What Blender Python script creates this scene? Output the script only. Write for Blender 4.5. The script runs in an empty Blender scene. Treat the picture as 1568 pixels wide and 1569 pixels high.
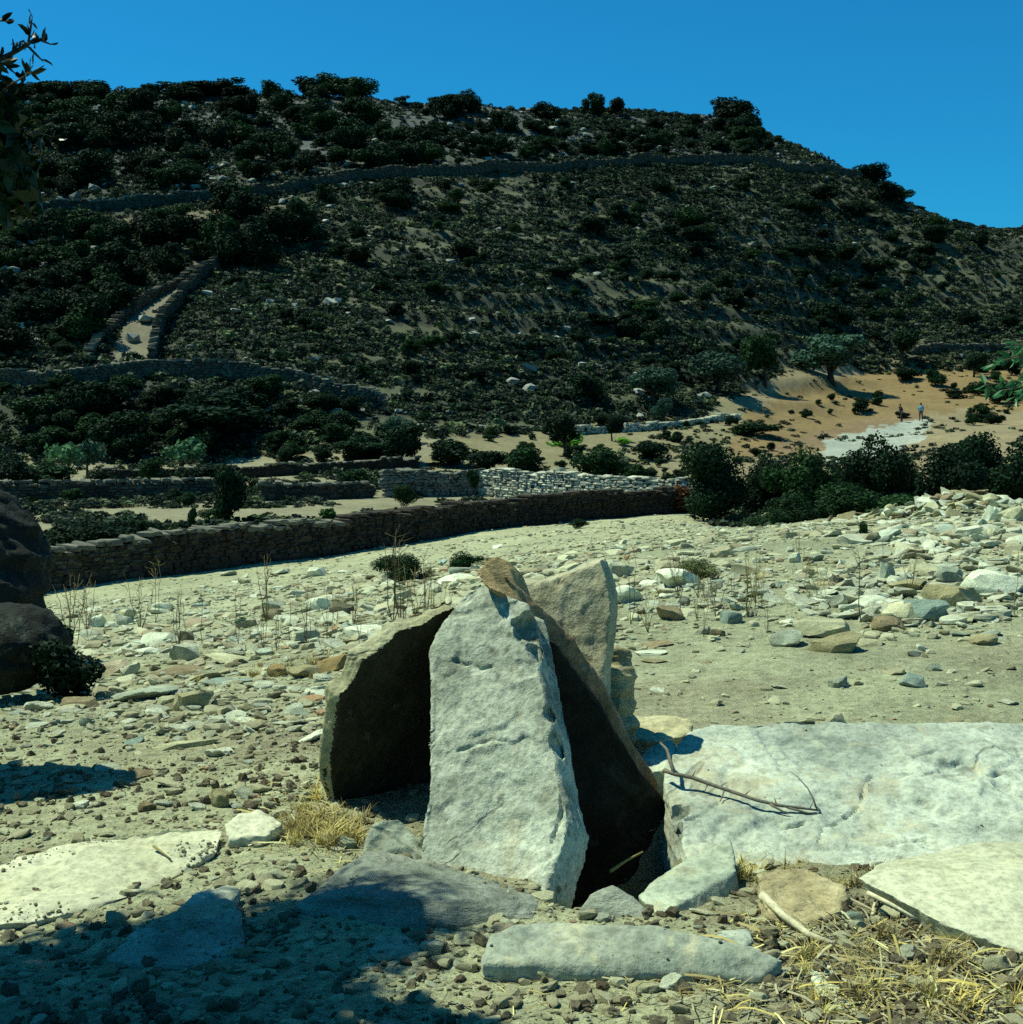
import bpy, bmesh, math, random
import numpy as np
from mathutils import Vector, Matrix, Euler

random.seed(7)
RNG = np.random.default_rng(11)
scene = bpy.context.scene
COL = scene.collection

# ------------------------------------------------------------------ camera, sky, sun, exposure
F, CX, HY, CZ = 2154.0, 784.0, 640.0, 0.92        # focal length in photo pixels, principal column, eye-level row, eye height
cam_data = bpy.data.cameras.new('camera')
cam_data.sensor_width = 36.0
cam_data.lens = 36.0 * F / 1568.0
cam_data.shift_y = -(784.5 - HY) / 1568.0
cam_data.clip_start = 0.05
cam_data.clip_end = 8000.0
cam = bpy.data.objects.new('camera', cam_data)
COL.objects.link(cam)
cam.location = (0, 0, CZ)
cam.rotation_euler = (math.radians(90), 0, 0)
scene.camera = cam

SUN = Vector((-0.47, 0.15, 0.87)).normalized()     # towards the sun: high, left, slightly ahead
world = bpy.data.worlds.new('World')
scene.world = world
world.use_nodes = True
wn, wl = world.node_tree.nodes, world.node_tree.links
bgn = wn['Background']
sky = wn.new('ShaderNodeTexSky')
sky.sky_type = 'NISHITA'
sky.sun_disc = False
sky.sun_elevation = math.asin(SUN.z)
sky.sun_rotation = math.atan2(SUN.x, SUN.y)
sky.altitude = 400
sky.air_density = 1.0
sky.dust_density = 0.6
sky.ozone_density = 1.5
tint = wn.new('ShaderNodeMix')                     # the slide film's cold blue-green
tint.data_type = 'RGBA'
tint.blend_type = 'MULTIPLY'
tint.inputs[0].default_value = 1.0
wl.new(sky.outputs[0], tint.inputs[6])
tint.inputs[7].default_value = (0.10, 1.03, 1.5, 1)
wl.new(tint.outputs[2], bgn.inputs[0])
bgn.inputs[1].default_value = 0.066

sun_data = bpy.data.lights.new('sun', 'SUN')
sun_data.energy = 5.0
sun_data.angle = math.radians(0.53)
sun_data.color = (0.95, 1.0, 0.77)
sun = bpy.data.objects.new('sun', sun_data)
COL.objects.link(sun)
sun.location = (-20, 3, 30)
sun.rotation_euler = SUN.to_track_quat('Z', 'Y').to_euler()

scene.view_settings.view_transform = 'Standard'
scene.view_settings.look = 'None'
scene.view_settings.exposure = 0.21
scene.view_settings.gamma = 1.0
scene.render.engine = 'CYCLES'
scene.cycles.use_denoising = False
scene.cycles.max_bounces = 4
scene.cycles.diffuse_bounces = 1
scene.cycles.use_adaptive_sampling = True
scene.cycles.adaptive_threshold = 0.02

# ------------------------------------------------------------------ helpers
def tag(o, label=None, cat=None, group=None, kind=None):
    if label: o['label'] = label
    if cat: o['category'] = cat
    if group: o['group'] = group
    if kind: o['kind'] = kind
    return o

def link(name, me, mat=None, parent=None, loc=None, rot=None, scl=None):
    o = bpy.data.objects.new(name, me)
    COL.objects.link(o)
    if mat is not None and me is not None and len(me.materials) == 0:
        me.materials.append(mat)
    if parent is not None: o.parent = parent
    if loc is not None: o.location = loc
    if rot is not None: o.rotation_euler = rot
    if scl is not None: o.scale = scl
    return o

def empty(name, loc, rz=0.0):
    o = bpy.data.objects.new(name, None)
    COL.objects.link(o)
    o.location = loc
    o.rotation_euler = (0, 0, rz)
    o.empty_display_size = 0.1
    return o

def mesh_from(name, verts, faces, mat=None, smooth=None):
    me = bpy.data.meshes.new(name)
    verts = np.asarray(verts, dtype=np.float64)
    if isinstance(faces, np.ndarray):
        n, k = faces.shape
        me.vertices.add(len(verts)); me.vertices.foreach_set('co', verts.astype(np.float32).ravel())
        me.loops.add(n * k); me.loops.foreach_set('vertex_index', faces.astype(np.int32).ravel())
        me.polygons.add(n)
        me.polygons.foreach_set('loop_start', np.arange(0, n * k, k, dtype=np.int32))
        me.polygons.foreach_set('loop_total', np.full(n, k, dtype=np.int32))
        me.update(calc_edges=True)
    else:
        me.from_pydata([tuple(v) for v in verts], [], faces)
        me.update()
    if smooth is not None: set_smooth(me, smooth)
    if mat is not None: me.materials.append(mat)
    return me

def set_smooth(me, angle=None):
    me.polygons.foreach_set('use_smooth', np.ones(len(me.polygons), dtype=bool))
    if angle is not None and angle is not True:
        me.set_sharp_from_angle(angle=math.radians(angle))
    me.update()

def get_co(me):
    a = np.empty(len(me.vertices) * 3, dtype=np.float32)
    me.vertices.foreach_get('co', a)
    return a.reshape(-1, 3).astype(np.float64)

def get_no(me):
    a = np.empty(len(me.vertices) * 3, dtype=np.float32)
    me.vertex_normals.foreach_get('vector', a)
    return a.reshape(-1, 3).astype(np.float64)

def _hash(ix, iy, iz, seed):
    h = (ix.astype(np.uint32) * np.uint32(374761393) + iy.astype(np.uint32) * np.uint32(668265263)
         + iz.astype(np.uint32) * np.uint32(2147483647) + np.uint32((seed * 1274126177) & 0xffffffff))
    h = (h ^ (h >> np.uint32(13))) * np.uint32(1274126177)
    h = (h ^ (h >> np.uint32(15))) * np.uint32(2246822519)
    h = h ^ (h >> np.uint32(16))
    return h.astype(np.float64) / 4294967295.0

def vnoise(p, seed=0):
    p = np.asarray(p, dtype=np.float64)
    f = np.floor(p); t = p - f; t = t * t * (3 - 2 * t)
    i = f.astype(np.int64)
    x, y, z = i[:, 0], i[:, 1], i[:, 2]
    r = 0.0
    for dx in (0, 1):
        wx = t[:, 0] if dx else 1 - t[:, 0]
        for dy in (0, 1):
            wy = t[:, 1] if dy else 1 - t[:, 1]
            for dz in (0, 1):
                wz = t[:, 2] if dz else 1 - t[:, 2]
                r = r + wx * wy * wz * _hash(x + dx, y + dy, z + dz, seed)
    return r * 2 - 1

def fbm(p, octs=4, seed=0, gain=0.5, lac=2.03):
    p = np.asarray(p, dtype=np.float64)
    a, s, r = 1.0, 0.0, 0.0
    for k in range(octs):
        r = r + a * vnoise(p + 17.3 * k, seed + k * 7)
        s += a; a *= gain; p = p * lac
    return r / s

def P(px, py, d):                       # a point at depth d that the photo shows at pixel (px, py)
    return Vector(((px - CX) / F * d, d, CZ - (py - HY) / F * d))

def on_plane(px, py, p0, n):
    dr = Vector(((px - CX) / F, 1.0, -(py - HY) / F)); o = Vector((0, 0, CZ))
    return o + dr * ((p0 - o).dot(n) / dr.dot(n))

# ------------------------------------------------------------------ terrain: heights measured along columns of the view
def zz(d, py): return CZ - (py - HY) * d / F
PROF = {
 -700: [(1.5,0),(4.5,-.12),(7,-.4),(12,-1.1),(20,-2.0),(30,-3.1),(38,-2.75),(60,-2.6),(85,-2.6),(92,-.3),(97,3),(110,7.5),(130,14.5),(150,22),(200,42),(235,56),(290,60),(420,40),(700,5),(3000,-6)],
 0:    [(1.5,0),(4.5,-.07),(7,-.36),(12,-1.05),(20,-1.95),(30,-3.1),(33,-3.0),(38,-2.7),(60,-2.6),(85,-2.6),(92,-.3),(97,3),(110,7.5),(130,14.5),(150,22),(200,42),(235,55.5),(290,57),(420,40),(700,5),(3000,-6)],
 300:  [(1.5,0),(4.5,-.03),(7,-.28),(12,-.85),(20,-1.75),(36,-3.05),(40,-2.7),(60,-2.6),(85,-2.6),(92,-.5),(97,3),(110,7),(130,14),(155,23.3),(200,41.5),(240,56.5),(290,58),(420,40),(700,5),(3000,-6)],
 480:  [(1.5,0),(4.5,0),(7,-.2),(12,-.65),(20,-1.5),(40,-3.15),(45,-2.85),(60,-2.65),(85,-2.3),(92,-.6),(98,1.7),(130,13.2),(158,23.6),(200,41),(242,57),(290,58),(420,40),(700,5),(3000,-6)],
 620:  [(1.5,0),(4.5,0),(7,-.12),(12,-.5),(20,-1.25),(44,-3.1),(49,-2.95),(60,-2.8),(70,-2.6),(85,-2.2),(95,0),(105,3),(130,12.5),(160,24),(178,31.2),(210,44),(246,57),(290,58),(420,40),(700,5),(3000,-6)],
 800:  [(1.5,0),(4.5,0),(7,-.05),(12,-.35),(20,-1.05),(35,-2.15),(51,-3.0),(56,-2.95),(66,-2.9),(80,-2.4),(95,-.9),(105,.8),(120,5),(150,17),(180,29.5),(190,33.5),(220,46),(251,57),(300,57),(420,40),(700,5),(3000,-6)],
 950:  [(1.5,0),(4.5,0),(7,0),(12,-.27),(20,-.85),(35,-1.9),(55,-3.0),(60,-2.95),(68,-2.9),(83,-2.35),(98,-1.0),(110,.8),(125,4.5),(150,14.5),(180,27),(202,37),(235,49),(262,59.6),(310,59),(420,44),(700,5),(3000,-6)],
 1060: [(1.5,0),(4.5,0),(7,.04),(12,-.2),(20,-.7),(35,-1.75),(58,-3.0),(63,-2.95),(70,-2.9),(85,-2.3),(100,-1.0),(115,.8),(130,4),(150,12),(180,25),(212,38.8),(250,52.5),(275,62.2),(320,61),(420,45),(700,5),(3000,-6)],
 1170: [(1.5,0),(4.5,0),(7,.06),(12,-.16),(20,-.65),(30,-1.4),(48,-3.0),(63,-3.0),(85,-2.4),(100,-1.3),(118,.3),(135,3.4),(150,8.5),(180,21),(205,34),(217,40),(240,48.5),(266,58.6),(300,58),(340,52),(420,38),(700,5),(3000,-6)],
 1245: [(1.5,0),(4.5,0),(7,.07),(12,-.12),(20,-.62),(29,-1.2),(40,-2.6),(60,-3.1),(82,-2.5),(100,-1.5),(120,0),(140,3.0),(158,6.5),(180,14.5),(205,30),(220,39.5),(238,47.5),(252,48.2),(280,46),(330,38),(420,26),(700,3),(3000,-6)],
 1300: [(1.5,0),(4.5,.0),(7,.08),(12,-.1),(20,-.6),(28,-1.0),(34,-1.35),(45,-3.2),(60,-3.1),(80,-2.6),(100,-1.6),(120,-.4),(130,.6),(150,3.6),(170,6.6),(190,15),(222,38.6),(236,43.8),(262,43),(300,36),(420,22),(700,2),(3000,-6)],
 1450: [(1.5,0),(4.5,.0),(7,.1),(12,-.08),(20,-.55),(27,-.85),(40,-2.9),(60,-3.05),(100,-1.3),(130,.8),(160,5),(172,7),(195,16),(215,30.5),(222,32.5),(260,32),(300,28),(420,18),(700,2),(3000,-6)],
 1568: [(1.5,0),(4.5,.0),(7,.12),(12,-.05),(20,-.5),(26,-.75),(38,-2.7),(60,-3.0),(100,-1.0),(130,1),(160,5),(175,7.4),(200,18),(225,29),(243,34.6),(300,34),(420,20),(700,2),(3000,-6)],
 2300: [(1.5,0),(4.5,.0),(7,.15),(12,0),(20,-.4),(26,-.6),(38,-2.4),(60,-2.8),(100,-.6),(130,1.5),(160,5.5),(175,8),(200,16),(225,24),(243,28),(300,29),(420,20),(700,2),(3000,-6)],
}
VN = 420
LV0, LV1 = math.log(1.5), math.log(3000)
lv = np.linspace(LV0, LV1, VN)
upx = np.linspace(-1400, 3000, 221)
_cols = sorted(PROF)
_prof = []
for c in _cols:
    d, z = zip(*PROF[c])
    r = np.interp(lv, np.log(d), z)
    _prof.append(r)
_prof = np.array(_prof)
TAB = np.array([np.interp(upx, _cols, _prof[:, k]) for k in range(VN)]).T      # (u, v)
def smooth1(a, axis, n):
    k = np.hanning(n + 2)[1:-1]; k /= k.sum()
    pad = [(0, 0), (0, 0)]; pad[axis] = (n // 2, n // 2)
    b = np.pad(a, pad, mode='edge')
    return np.apply_along_axis(lambda m: np.convolve(m, k, mode='valid'), axis, b)
TAB = smooth1(smooth1(TAB, 1, 5), 0, 11)

def base_height(x, y):
    x = np.asarray(x, float); y = np.asarray(y, float)
    d = np.maximum(y, 1.5)
    pu = np.clip(CX + F * x / d, upx[0], upx[-1] - 1e-6)
    fu = (pu - upx[0]) / (upx[1] - upx[0]); fv = (np.log(np.minimum(d, 2999)) - LV0) / (LV1 - LV0) * (VN - 1)
    iu = np.clip(fu.astype(int), 0, len(upx) - 2); iv = np.clip(fv.astype(int), 0, VN - 2)
    a, b = fu - iu, fv - iv
    return (TAB[iu, iv] * (1 - a) * (1 - b) + TAB[iu + 1, iv] * a * (1 - b) + TAB[iu, iv + 1] * (1 - a) * b + TAB[iu + 1, iv + 1] * a * b)

def height(x, y):
    x = np.atleast_1d(np.asarray(x, float)); y = np.atleast_1d(np.asarray(y, float))
    z = base_height(x, y)
    p = np.stack([x, y, np.zeros_like(x)], 1)
    d = np.maximum(np.hypot(x, y), 1.0)
    near = np.clip((12 - d) / 8, 0, 1)
    mid = np.clip((d - 4) / 6, 0, 1) * np.clip((80 - d) / 30, 0, 1)
    far = np.clip((d - 88) / 30, 0, 1)
    z = z + near * (0.010 * fbm(p * 3.1, 3, 3) + 0.007 * fbm(p * 14, 3, 5))
    z = z + mid * (0.045 * fbm(p * 0.7, 3, 8) + 0.012 * fbm(p * 4.5, 2, 21))
    z = z - 0.42 * np.exp(-(((x - 0.215) / 0.13) ** 6) - (((y - 2.98) / 0.27) ** 6))      # hollow under the slabs
    # narrow worn-down terraces on the hill
    zt = z + 1.1 * fbm(p * 0.028, 2, 31)
    st = 2.6
    fr = zt / st - np.floor(zt / st)
    step = (np.clip((fr - 0.62) / 0.38, 0, 1) ** 1.5 - fr) * st
    right = np.clip((x + 0.11 * y) / 12, 0, 1)
    z = z + far * (0.72 * right + 0.15) * step * (0.6 + 0.5 * fbm(p * 0.05, 2, 77))
    z = z + far * (0.75 * fbm(p * 0.11, 4, 12))
    return z

def terrace(x, y, z):
    p = np.stack([x, y, np.zeros_like(x)], 1)
    q = (z + 1.1 * fbm(p * 0.028, 2, 31)) / 2.6
    return q - np.floor(q)

def H(x, y): return float(height(x, y)[0])

def hits(px, py, dmin=1.6, dmax=420, n=700):   # many pixels at once, on the smooth ground
    px, py = np.asarray(px, float), np.asarray(py, float)
    ds = np.exp(np.linspace(math.log(dmin), math.log(dmax), n)); D = np.broadcast_to(ds, (len(px), n))
    g = base_height(((px[:, None] - CX) / F * D).ravel(), D.ravel()).reshape(D.shape) - (CZ - (py[:, None] - HY) / F * D)
    k = np.argmax(g > 0, 1); k = np.where(k == 0, n - 1, k); d = ds[k]
    x = (px - CX) / F * d
    return np.stack([x, d, height(x, d)], 1)

def hit(px, py, dmin=1.6, dmax=420):     # first ground point along the ray through a photo pixel
    ds = np.exp(np.linspace(math.log(dmin), math.log(dmax), 500))
    g = base_height((px - CX) / F * ds, ds) - (CZ - (py - HY) / F * ds)
    k = int(np.argmax(g > 0)); k = 499 if g[k] <= 0 else k
    ds = np.linspace(ds[k] * 0.955, ds[k] * 1.045, 32)
    g = height((px - CX) / F * ds, ds) - (CZ - (py - HY) / F * ds)
    k = int(np.argmax(g > 0)); k = 16 if g[k] <= 0 else max(k, 1)
    t = min(max(g[k - 1] / (g[k - 1] - g[k] + 1e-12), 0.0), 1.0); d = ds[k - 1] + (ds[k] - ds[k - 1]) * t
    return Vector(((px - CX) / F * d, d, CZ - (py - HY) / F * d + float(np.interp(t, [0, 1], g[k - 1:k + 1]))))

def at(px, d):
    x = (px - CX) / F * d
    return Vector((x, d, H(x, d)))

def inpoly(px, py, poly):
    r = np.zeros(np.shape(px), bool); n = len(poly)
    for i in range(n):
        x0, y0 = poly[i]; x1, y1 = poly[(i + 1) % n]
        c = ((y0 > py) != (y1 > py)) & (px < (x1 - x0) * (py - y0) / ((y1 - y0) + 1e-9) + x0)
        r ^= c
    return r

# ------------------------------------------------------------------ materials
class NT:
    def __init__(s, name):
        s.m = bpy.data.materials.new(name); s.m.use_nodes = True
        s.t = s.m.node_tree; s.b = s.t.nodes['Principled BSDF']; s.tc = s.t.nodes.new('ShaderNodeTexCoord')
        s.b.inputs['Specular IOR Level'].default_value = 0.25
        s.b.inputs['Roughness'].default_value = 0.9
    def n(s, kind, **kw):
        nd = s.t.nodes.new(kind)
        for k, v in kw.items(): setattr(nd, k, v)
        return nd
    def l(s, a, b): s.t.links.new(a, b)
    def vec(s, scale=(1, 1, 1), rnd=False, src='Object'):
        o = s.tc.outputs[src]
        if rnd:
            oi = s.n('ShaderNodeObjectInfo'); sc = s.n('ShaderNodeVectorMath', operation='ADD')
            ml = s.n('ShaderNodeMath', operation='MULTIPLY'); ml.inputs[1].default_value = 37.0
            s.l(oi.outputs['Random'], ml.inputs[0]); s.l(o, sc.inputs[0]); s.l(ml.outputs[0], sc.inputs[1]); o = sc.outputs[0]
        mp = s.n('ShaderNodeMapping'); mp.inputs['Scale'].default_value = scale
        s.l(o, mp.inputs['Vector']); return mp.outputs[0]
    def noise(s, v, scale, detail=6, rough=0.6, dist=0.0):
        nd = s.n('ShaderNodeTexNoise'); nd.inputs['Scale'].default_value = scale; nd.inputs['Detail'].default_value = detail
        nd.inputs['Roughness'].default_value = rough; nd.inputs['Distortion'].default_value = dist
        s.l(v, nd.inputs['Vector']); return nd.outputs['Fac']
    def ramp(s, f, stops):
        r = s.n('ShaderNodeValToRGB'); e = r.color_ramp.elements
        while len(e) < len(stops): e.new(0.5)
        for el, (p, c) in zip(e, stops):
            el.position = p; el.color = (*c, 1) if not isinstance(c, (int, float)) else (c, c, c, 1)
        s.l(f, r.inputs[0]); return r.outputs[0]
    def mix(s, a, b, fac=1.0, mode='MULTIPLY'):
        m = s.n('ShaderNodeMix', data_type='RGBA', blend_type=mode)
        for v, k in ((fac, 0), (a, 6), (b, 7)):
            if hasattr(v, 'is_linked') or hasattr(v, 'links'): s.l(v, m.inputs[k])
            elif isinstance(v, (int, float)): m.inputs[k].default_value = v if k == 0 else (v, v, v, 1)
            else: m.inputs[k].default_value = (*v, 1)
        return m.outputs[2]
    def bump(s, h, strength=0.5, dist=0.01, prev=None):
        b = s.n('ShaderNodeBump'); b.inputs['Strength'].default_value = strength; b.inputs['Distance'].default_value = dist
        s.l(h, b.inputs['Height'])
        if prev is not None: s.l(prev, b.inputs['Normal'])
        return b.outputs[0]
    def done(s, col, nrm=None):
        s.l(col, s.b.inputs['Base Color'])
        if nrm is not None: s.l(nrm, s.b.inputs['Normal'])
        return s.m

def stone_mat(name, a, b, c, scale=6.0, bumpd=0.006, strata=False, random_tint=None, objcol=True, pits=0.0, lichen=None, broad=0.78, cracks=False):
    t = NT(name)
    v = t.vec((1, 1, 4.5) if strata else (1, 1, 1), rnd=True)
    n1 = t.noise(v, scale, 7, 0.65, 0.4)
    n2 = t.noise(v, scale * 7, 5, 0.7)
    n3 = t.noise(v, scale * 0.4, 3, 0.5)
    n4 = t.noise(v, scale * 19, 3, 0.7)
    col = t.ramp(n1, [(0.28, a), (0.5, b), (0.72, c)])
    col = t.mix(col, t.ramp(n2, [(0.25, 0.55), (0.5, 0.98), (0.8, 1.22)]))
    col = t.mix(col, t.ramp(n3, [(0.32, broad), (0.68, 1.14)]))
    col = t.mix(col, t.ramp(n4, [(0.28, 0.62), (0.5, 1.0), (0.75, 1.2)]))
    if lichen is not None:
        nl = t.noise(v, scale * 2.1, 6, 0.7, 0.8)
        col = t.mix(col, lichen, t.ramp(nl, [(0.56, 0.0), (0.66, 0.75)]), 'MIX')
    if pits > 0:
        vo = t.n('ShaderNodeTexVoronoi'); vo.inputs['Scale'].default_value = scale * 5; t.l(v, vo.inputs['Vector'])
        msk = t.noise(v, scale * 1.2, 4, 0.6)
        pm = t.mix(t.ramp(vo.outputs['Distance'], [(0.12, 1.0), (0.34, 0.0)]), t.ramp(msk, [(0.45, 0.0), (0.62, 1.0)]))
        col = t.mix(col, (0.10, 0.11, 0.08), t.mix(pm, pits), 'MIX')
    nb = None
    if cracks:
        nc = t.noise(v, scale * 0.4, 5, 0.55, 0.5); nm = t.noise(v, scale * 0.8, 2, 0.5)
        line = t.mix(t.ramp(nc, [(0.488, 0.0), (0.497, 1.0), (0.502, 1.0), (0.511, 0.0)]), t.ramp(nm, [(0.52, 0.0), (0.64, 1.0)]))
        col = t.mix(col, (0.12, 0.12, 0.085), t.mix(line, 0.5), 'MIX')
        ns = t.noise(v, scale * 0.7, 5, 0.7, 0.6)
        col = t.mix(col, (0.40, 0.33, 0.17), t.ramp(ns, [(0.57, 0.0), (0.72, 0.6)]), 'MIX')
        inv = t.ramp(line, [(0.0, 1.0), (1.0, 0.0)]); nb = t.bump(inv, 0.5, 0.006)
    if random_tint:
        oi = t.n('ShaderNodeObjectInfo')
        col = t.mix(col, t.ramp(oi.outputs['Random'], random_tint))
    elif objcol:
        oi = t.n('ShaderNodeObjectInfo'); col = t.mix(col, oi.outputs['Color'])
    nb = t.bump(n4, 0.7, bumpd * 0.45, nb)
    nb = t.bump(n2, 0.6, bumpd, nb)
    nb = t.bump(n1, 0.5, bumpd * 2.5, nb)
    return t.done(col, nb)

M = {}
M['slab'] = stone_mat('slab_stone', (0.21, 0.235, 0.17), (0.44, 0.49, 0.37), (0.60, 0.65, 0.50), 6, 0.007, pits=0.9, lichen=(0.54, 0.58, 0.46), broad=0.62, cracks=True)
M['pale'] = stone_mat('pale_stone', (0.20, 0.25, 0.21), (0.42, 0.48, 0.38), (0.57, 0.63, 0.49), 4, 0.007, pits=0.6, lichen=(0.48, 0.47, 0.30), broad=0.6, cracks=True)
M['cream'] = stone_mat('cream_stone', (0.44, 0.44, 0.27), (0.56, 0.57, 0.39), (0.62, 0.63, 0.46), 4, 0.004, pits=0.15)
M['tan'] = stone_mat('tan_stone', (0.20, 0.18, 0.11), (0.34, 0.31, 0.19), (0.46, 0.43, 0.29), 6, 0.006, strata=True)
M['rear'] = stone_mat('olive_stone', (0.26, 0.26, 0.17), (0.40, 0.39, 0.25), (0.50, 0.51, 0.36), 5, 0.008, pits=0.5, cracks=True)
M['under'] = stone_mat('shade_toned_olive_stone', (0.022, 0.022, 0.013), (0.05, 0.048, 0.028), (0.10, 0.10, 0.062), 5, 0.010, lichen=(0.14, 0.14, 0.095))  # olive stone with the shade under the slabs put into its colour
M['brown'] = stone_mat('brown_stone', (0.12, 0.085, 0.045), (0.25, 0.17, 0.095), (0.38, 0.28, 0.17), 7, 0.010)
M['grey'] = stone_mat('grey_schist', (0.12, 0.145, 0.115), (0.24, 0.275, 0.22), (0.37, 0.41, 0.33), 6, 0.009, strata=True, pits=0.4, cracks=True)
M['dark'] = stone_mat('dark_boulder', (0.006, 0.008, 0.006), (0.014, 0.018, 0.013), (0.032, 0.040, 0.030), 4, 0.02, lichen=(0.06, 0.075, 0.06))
M['field'] = stone_mat('field_stone', (0.30, 0.33, 0.24), (0.46, 0.49, 0.37), (0.58, 0.61, 0.47), 3, 0.008, pits=0.4)
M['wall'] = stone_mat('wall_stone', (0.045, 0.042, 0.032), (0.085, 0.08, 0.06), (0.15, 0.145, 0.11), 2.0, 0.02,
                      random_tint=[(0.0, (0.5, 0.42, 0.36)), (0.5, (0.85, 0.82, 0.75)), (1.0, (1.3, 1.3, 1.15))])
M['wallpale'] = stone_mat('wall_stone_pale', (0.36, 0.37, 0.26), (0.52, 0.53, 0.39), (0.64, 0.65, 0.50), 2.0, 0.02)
M['wallcap'] = stone_mat('wall_cap_stone', (0.09, 0.09, 0.065), (0.16, 0.16, 0.115), (0.25, 0.25, 0.19), 2.0, 0.02)
M['pebble'] = stone_mat('pebble_stone', (0.33, 0.33, 0.22), (0.42, 0.42, 0.29), (0.52, 0.53, 0.39), 30, 0.002,
                        random_tint=[(0.0, (0.45, 0.40, 0.32)), (0.12, (0.85, 0.8, 0.66)), (0.5, (1.0, 0.98, 0.86)), (0.85, (1.35, 1.38, 1.22)), (0.95, (0.8, 0.92, 0.98)), (1.0, (1.0, 0.62, 0.42))])

M['shard'] = stone_mat('shard_stone', (0.36, 0.38, 0.28), (0.50, 0.53, 0.41), (0.62, 0.65, 0.52), 5, 0.006, random_tint=[(0, (0.55, 0.46, 0.34)), (0.12, (0.85, 0.82, 0.68)), (0.4, (1.0, 1.0, 0.9)), (0.8, (1.3, 1.32, 1.18)), (0.93, (0.75, 0.88, 0.88)), (1, (0.95, 0.78, 0.52))])

def leaf_mat(name, a, b, trans=0.15, rnd=True, rough=0.6):
    t = NT(name)
    g = t.n('ShaderNodeNewGeometry')
    col = t.ramp(g.outputs['Random Per Island'], [(0.0, a), (1.0, b)])
    if rnd:
        oi = t.n('ShaderNodeObjectInfo')
        col = t.mix(col, t.ramp(oi.outputs['Random'], [(0, (0.5, 0.55, 0.55)), (0.6, (0.9, 1.0, 0.95)), (0.88, (1.2, 1.4, 1.0)), (1, (1.6, 1.7, 1.1))]))
    t.b.inputs['Roughness'].default_value = rough
    t.b.inputs['Specular IOR Level'].default_value = 0.3 if rough < 0.5 else 0.06
    t.l(col, t.b.inputs['Base Color'])
    if trans > 0:
        tr = t.n('ShaderNodeBsdfTranslucent'); t.l(col, tr.inputs[0])
        ms = t.n('ShaderNodeMixShader'); ms.inputs[0].default_value = trans
        t.l(t.b.outputs[0], ms.inputs[1]); t.l(tr.outputs[0], ms.inputs[2])
        t.l(ms.outputs[0], t.t.nodes['Material Output'].inputs[0])
    return t.m
M['bush'] = leaf_mat('dark_leaves', (0.006, 0.019, 0.009), (0.018, 0.044, 0.019))
M['bushgreen'] = leaf_mat('green_leaves', (0.012, 0.034, 0.012), (0.034, 0.070, 0.024))
M['olive'] = leaf_mat('olive_leaves', (0.030, 0.075, 0.05), (0.085, 0.155, 0.10))
M['vivid'] = leaf_mat('bright_leaves', (0.06, 0.16, 0.02), (0.14, 0.30, 0.05), 0.3)
M['near'] = leaf_mat('glossy_leaves', (0.006, 0.017, 0.006), (0.022, 0.045, 0.013), 0.15, rough=0.4)
M['sprig'] = leaf_mat('sprig_leaves', (0.04, 0.16, 0.05), (0.10, 0.30, 0.11), 0.35, rough=0.4)
M['scrub'] = leaf_mat('scrub_leaves', (0.034, 0.045, 0.030), (0.10, 0.118, 0.075), 0.1)
M['scrubdark'] = leaf_mat('scrub_leaves_dark', (0.010, 0.021, 0.014), (0.034, 0.052, 0.032), 0.1)
M['rust'] = leaf_mat('rusty_twigs', (0.10, 0.035, 0.018), (0.20, 0.08, 0.035), 0.1)
M['straw'] = leaf_mat('straw', (0.34, 0.23, 0.08), (0.62, 0.50, 0.24), 0.2)
M['strawpale'] = leaf_mat('straw_pale', (0.46, 0.38, 0.22), (0.70, 0.62, 0.42), 0.2)
M['stalk'] = leaf_mat('dry_stalk', (0.15, 0.11, 0.055), (0.30, 0.23, 0.12), 0.0)
M['cushion'] = leaf_mat('cushion_leaves', (0.07, 0.09, 0.035), (0.15, 0.17, 0.07), 0.15)
def plain(name, c, rough=0.9, nscale=20):
    t = NT(name); v = t.vec()
    n = t.noise(v, nscale, 5, 0.6)
    t.b.inputs['Roughness'].default_value = rough
    return t.done(t.mix(c, t.ramp(n, [(0.3, 0.7), (0.7, 1.25)])), t.bump(n, 0.4, 0.01))
M['bleached'] = plain('bleached_stalk', (0.55, 0.52, 0.34), nscale=60)
M['bark'] = plain('bark', (0.10, 0.085, 0.06), nscale=40)
M['twig'] = plain('twig_bark', (0.17, 0.16, 0.12), nscale=80)
M['trunk'] = plain('far_trunk', (0.05, 0.042, 0.03), nscale=10)
M['core'] = plain('wall_core', (0.04, 0.037, 0.028), nscale=5)

# soil: the colour of each kind of ground comes from the mesh, grain and clods from noise
def soil_mat():
    t = NT('stony_soil'); v = t.vec()
    at_ = t.n('ShaderNodeAttribute'); at_.attribute_name = 'soil'
    n0 = t.noise(v, 0.35, 4, 0.6); n1 = t.noise(v, 2.7, 6, 0.65); n2 = t.noise(v, 22, 6, 0.7); n3 = t.noise(v, 90, 4, 0.7)
    col = t.mix(at_.outputs['Color'], t.ramp(n0, [(0.3, 0.82), (0.7, 1.16)]))
    col = t.mix(col, t.ramp(n1, [(0.28, (0.70, 0.68, 0.64)), (0.5, (1, 1, 1)), (0.75, (1.22, 1.2, 1.16))]))
    col = t.mix(col, t.ramp(n2, [(0.3, (0.62, 0.60, 0.58)), (0.52, (1, 1, 1)), (0.74, (1.32, 1.33, 1.3))]))
    col = t.mix(col, t.ramp(n3, [(0.3, 0.72), (0.7, 1.2)]))
    nb = t.bump(n3, 0.8, 0.008); nb = t.bump(n2, 0.9, 0.025, nb); nb = t.bump(n1, 0.35, 0.08, nb)
    return t.done(col, nb)
M['soil'] = soil_mat()

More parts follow.
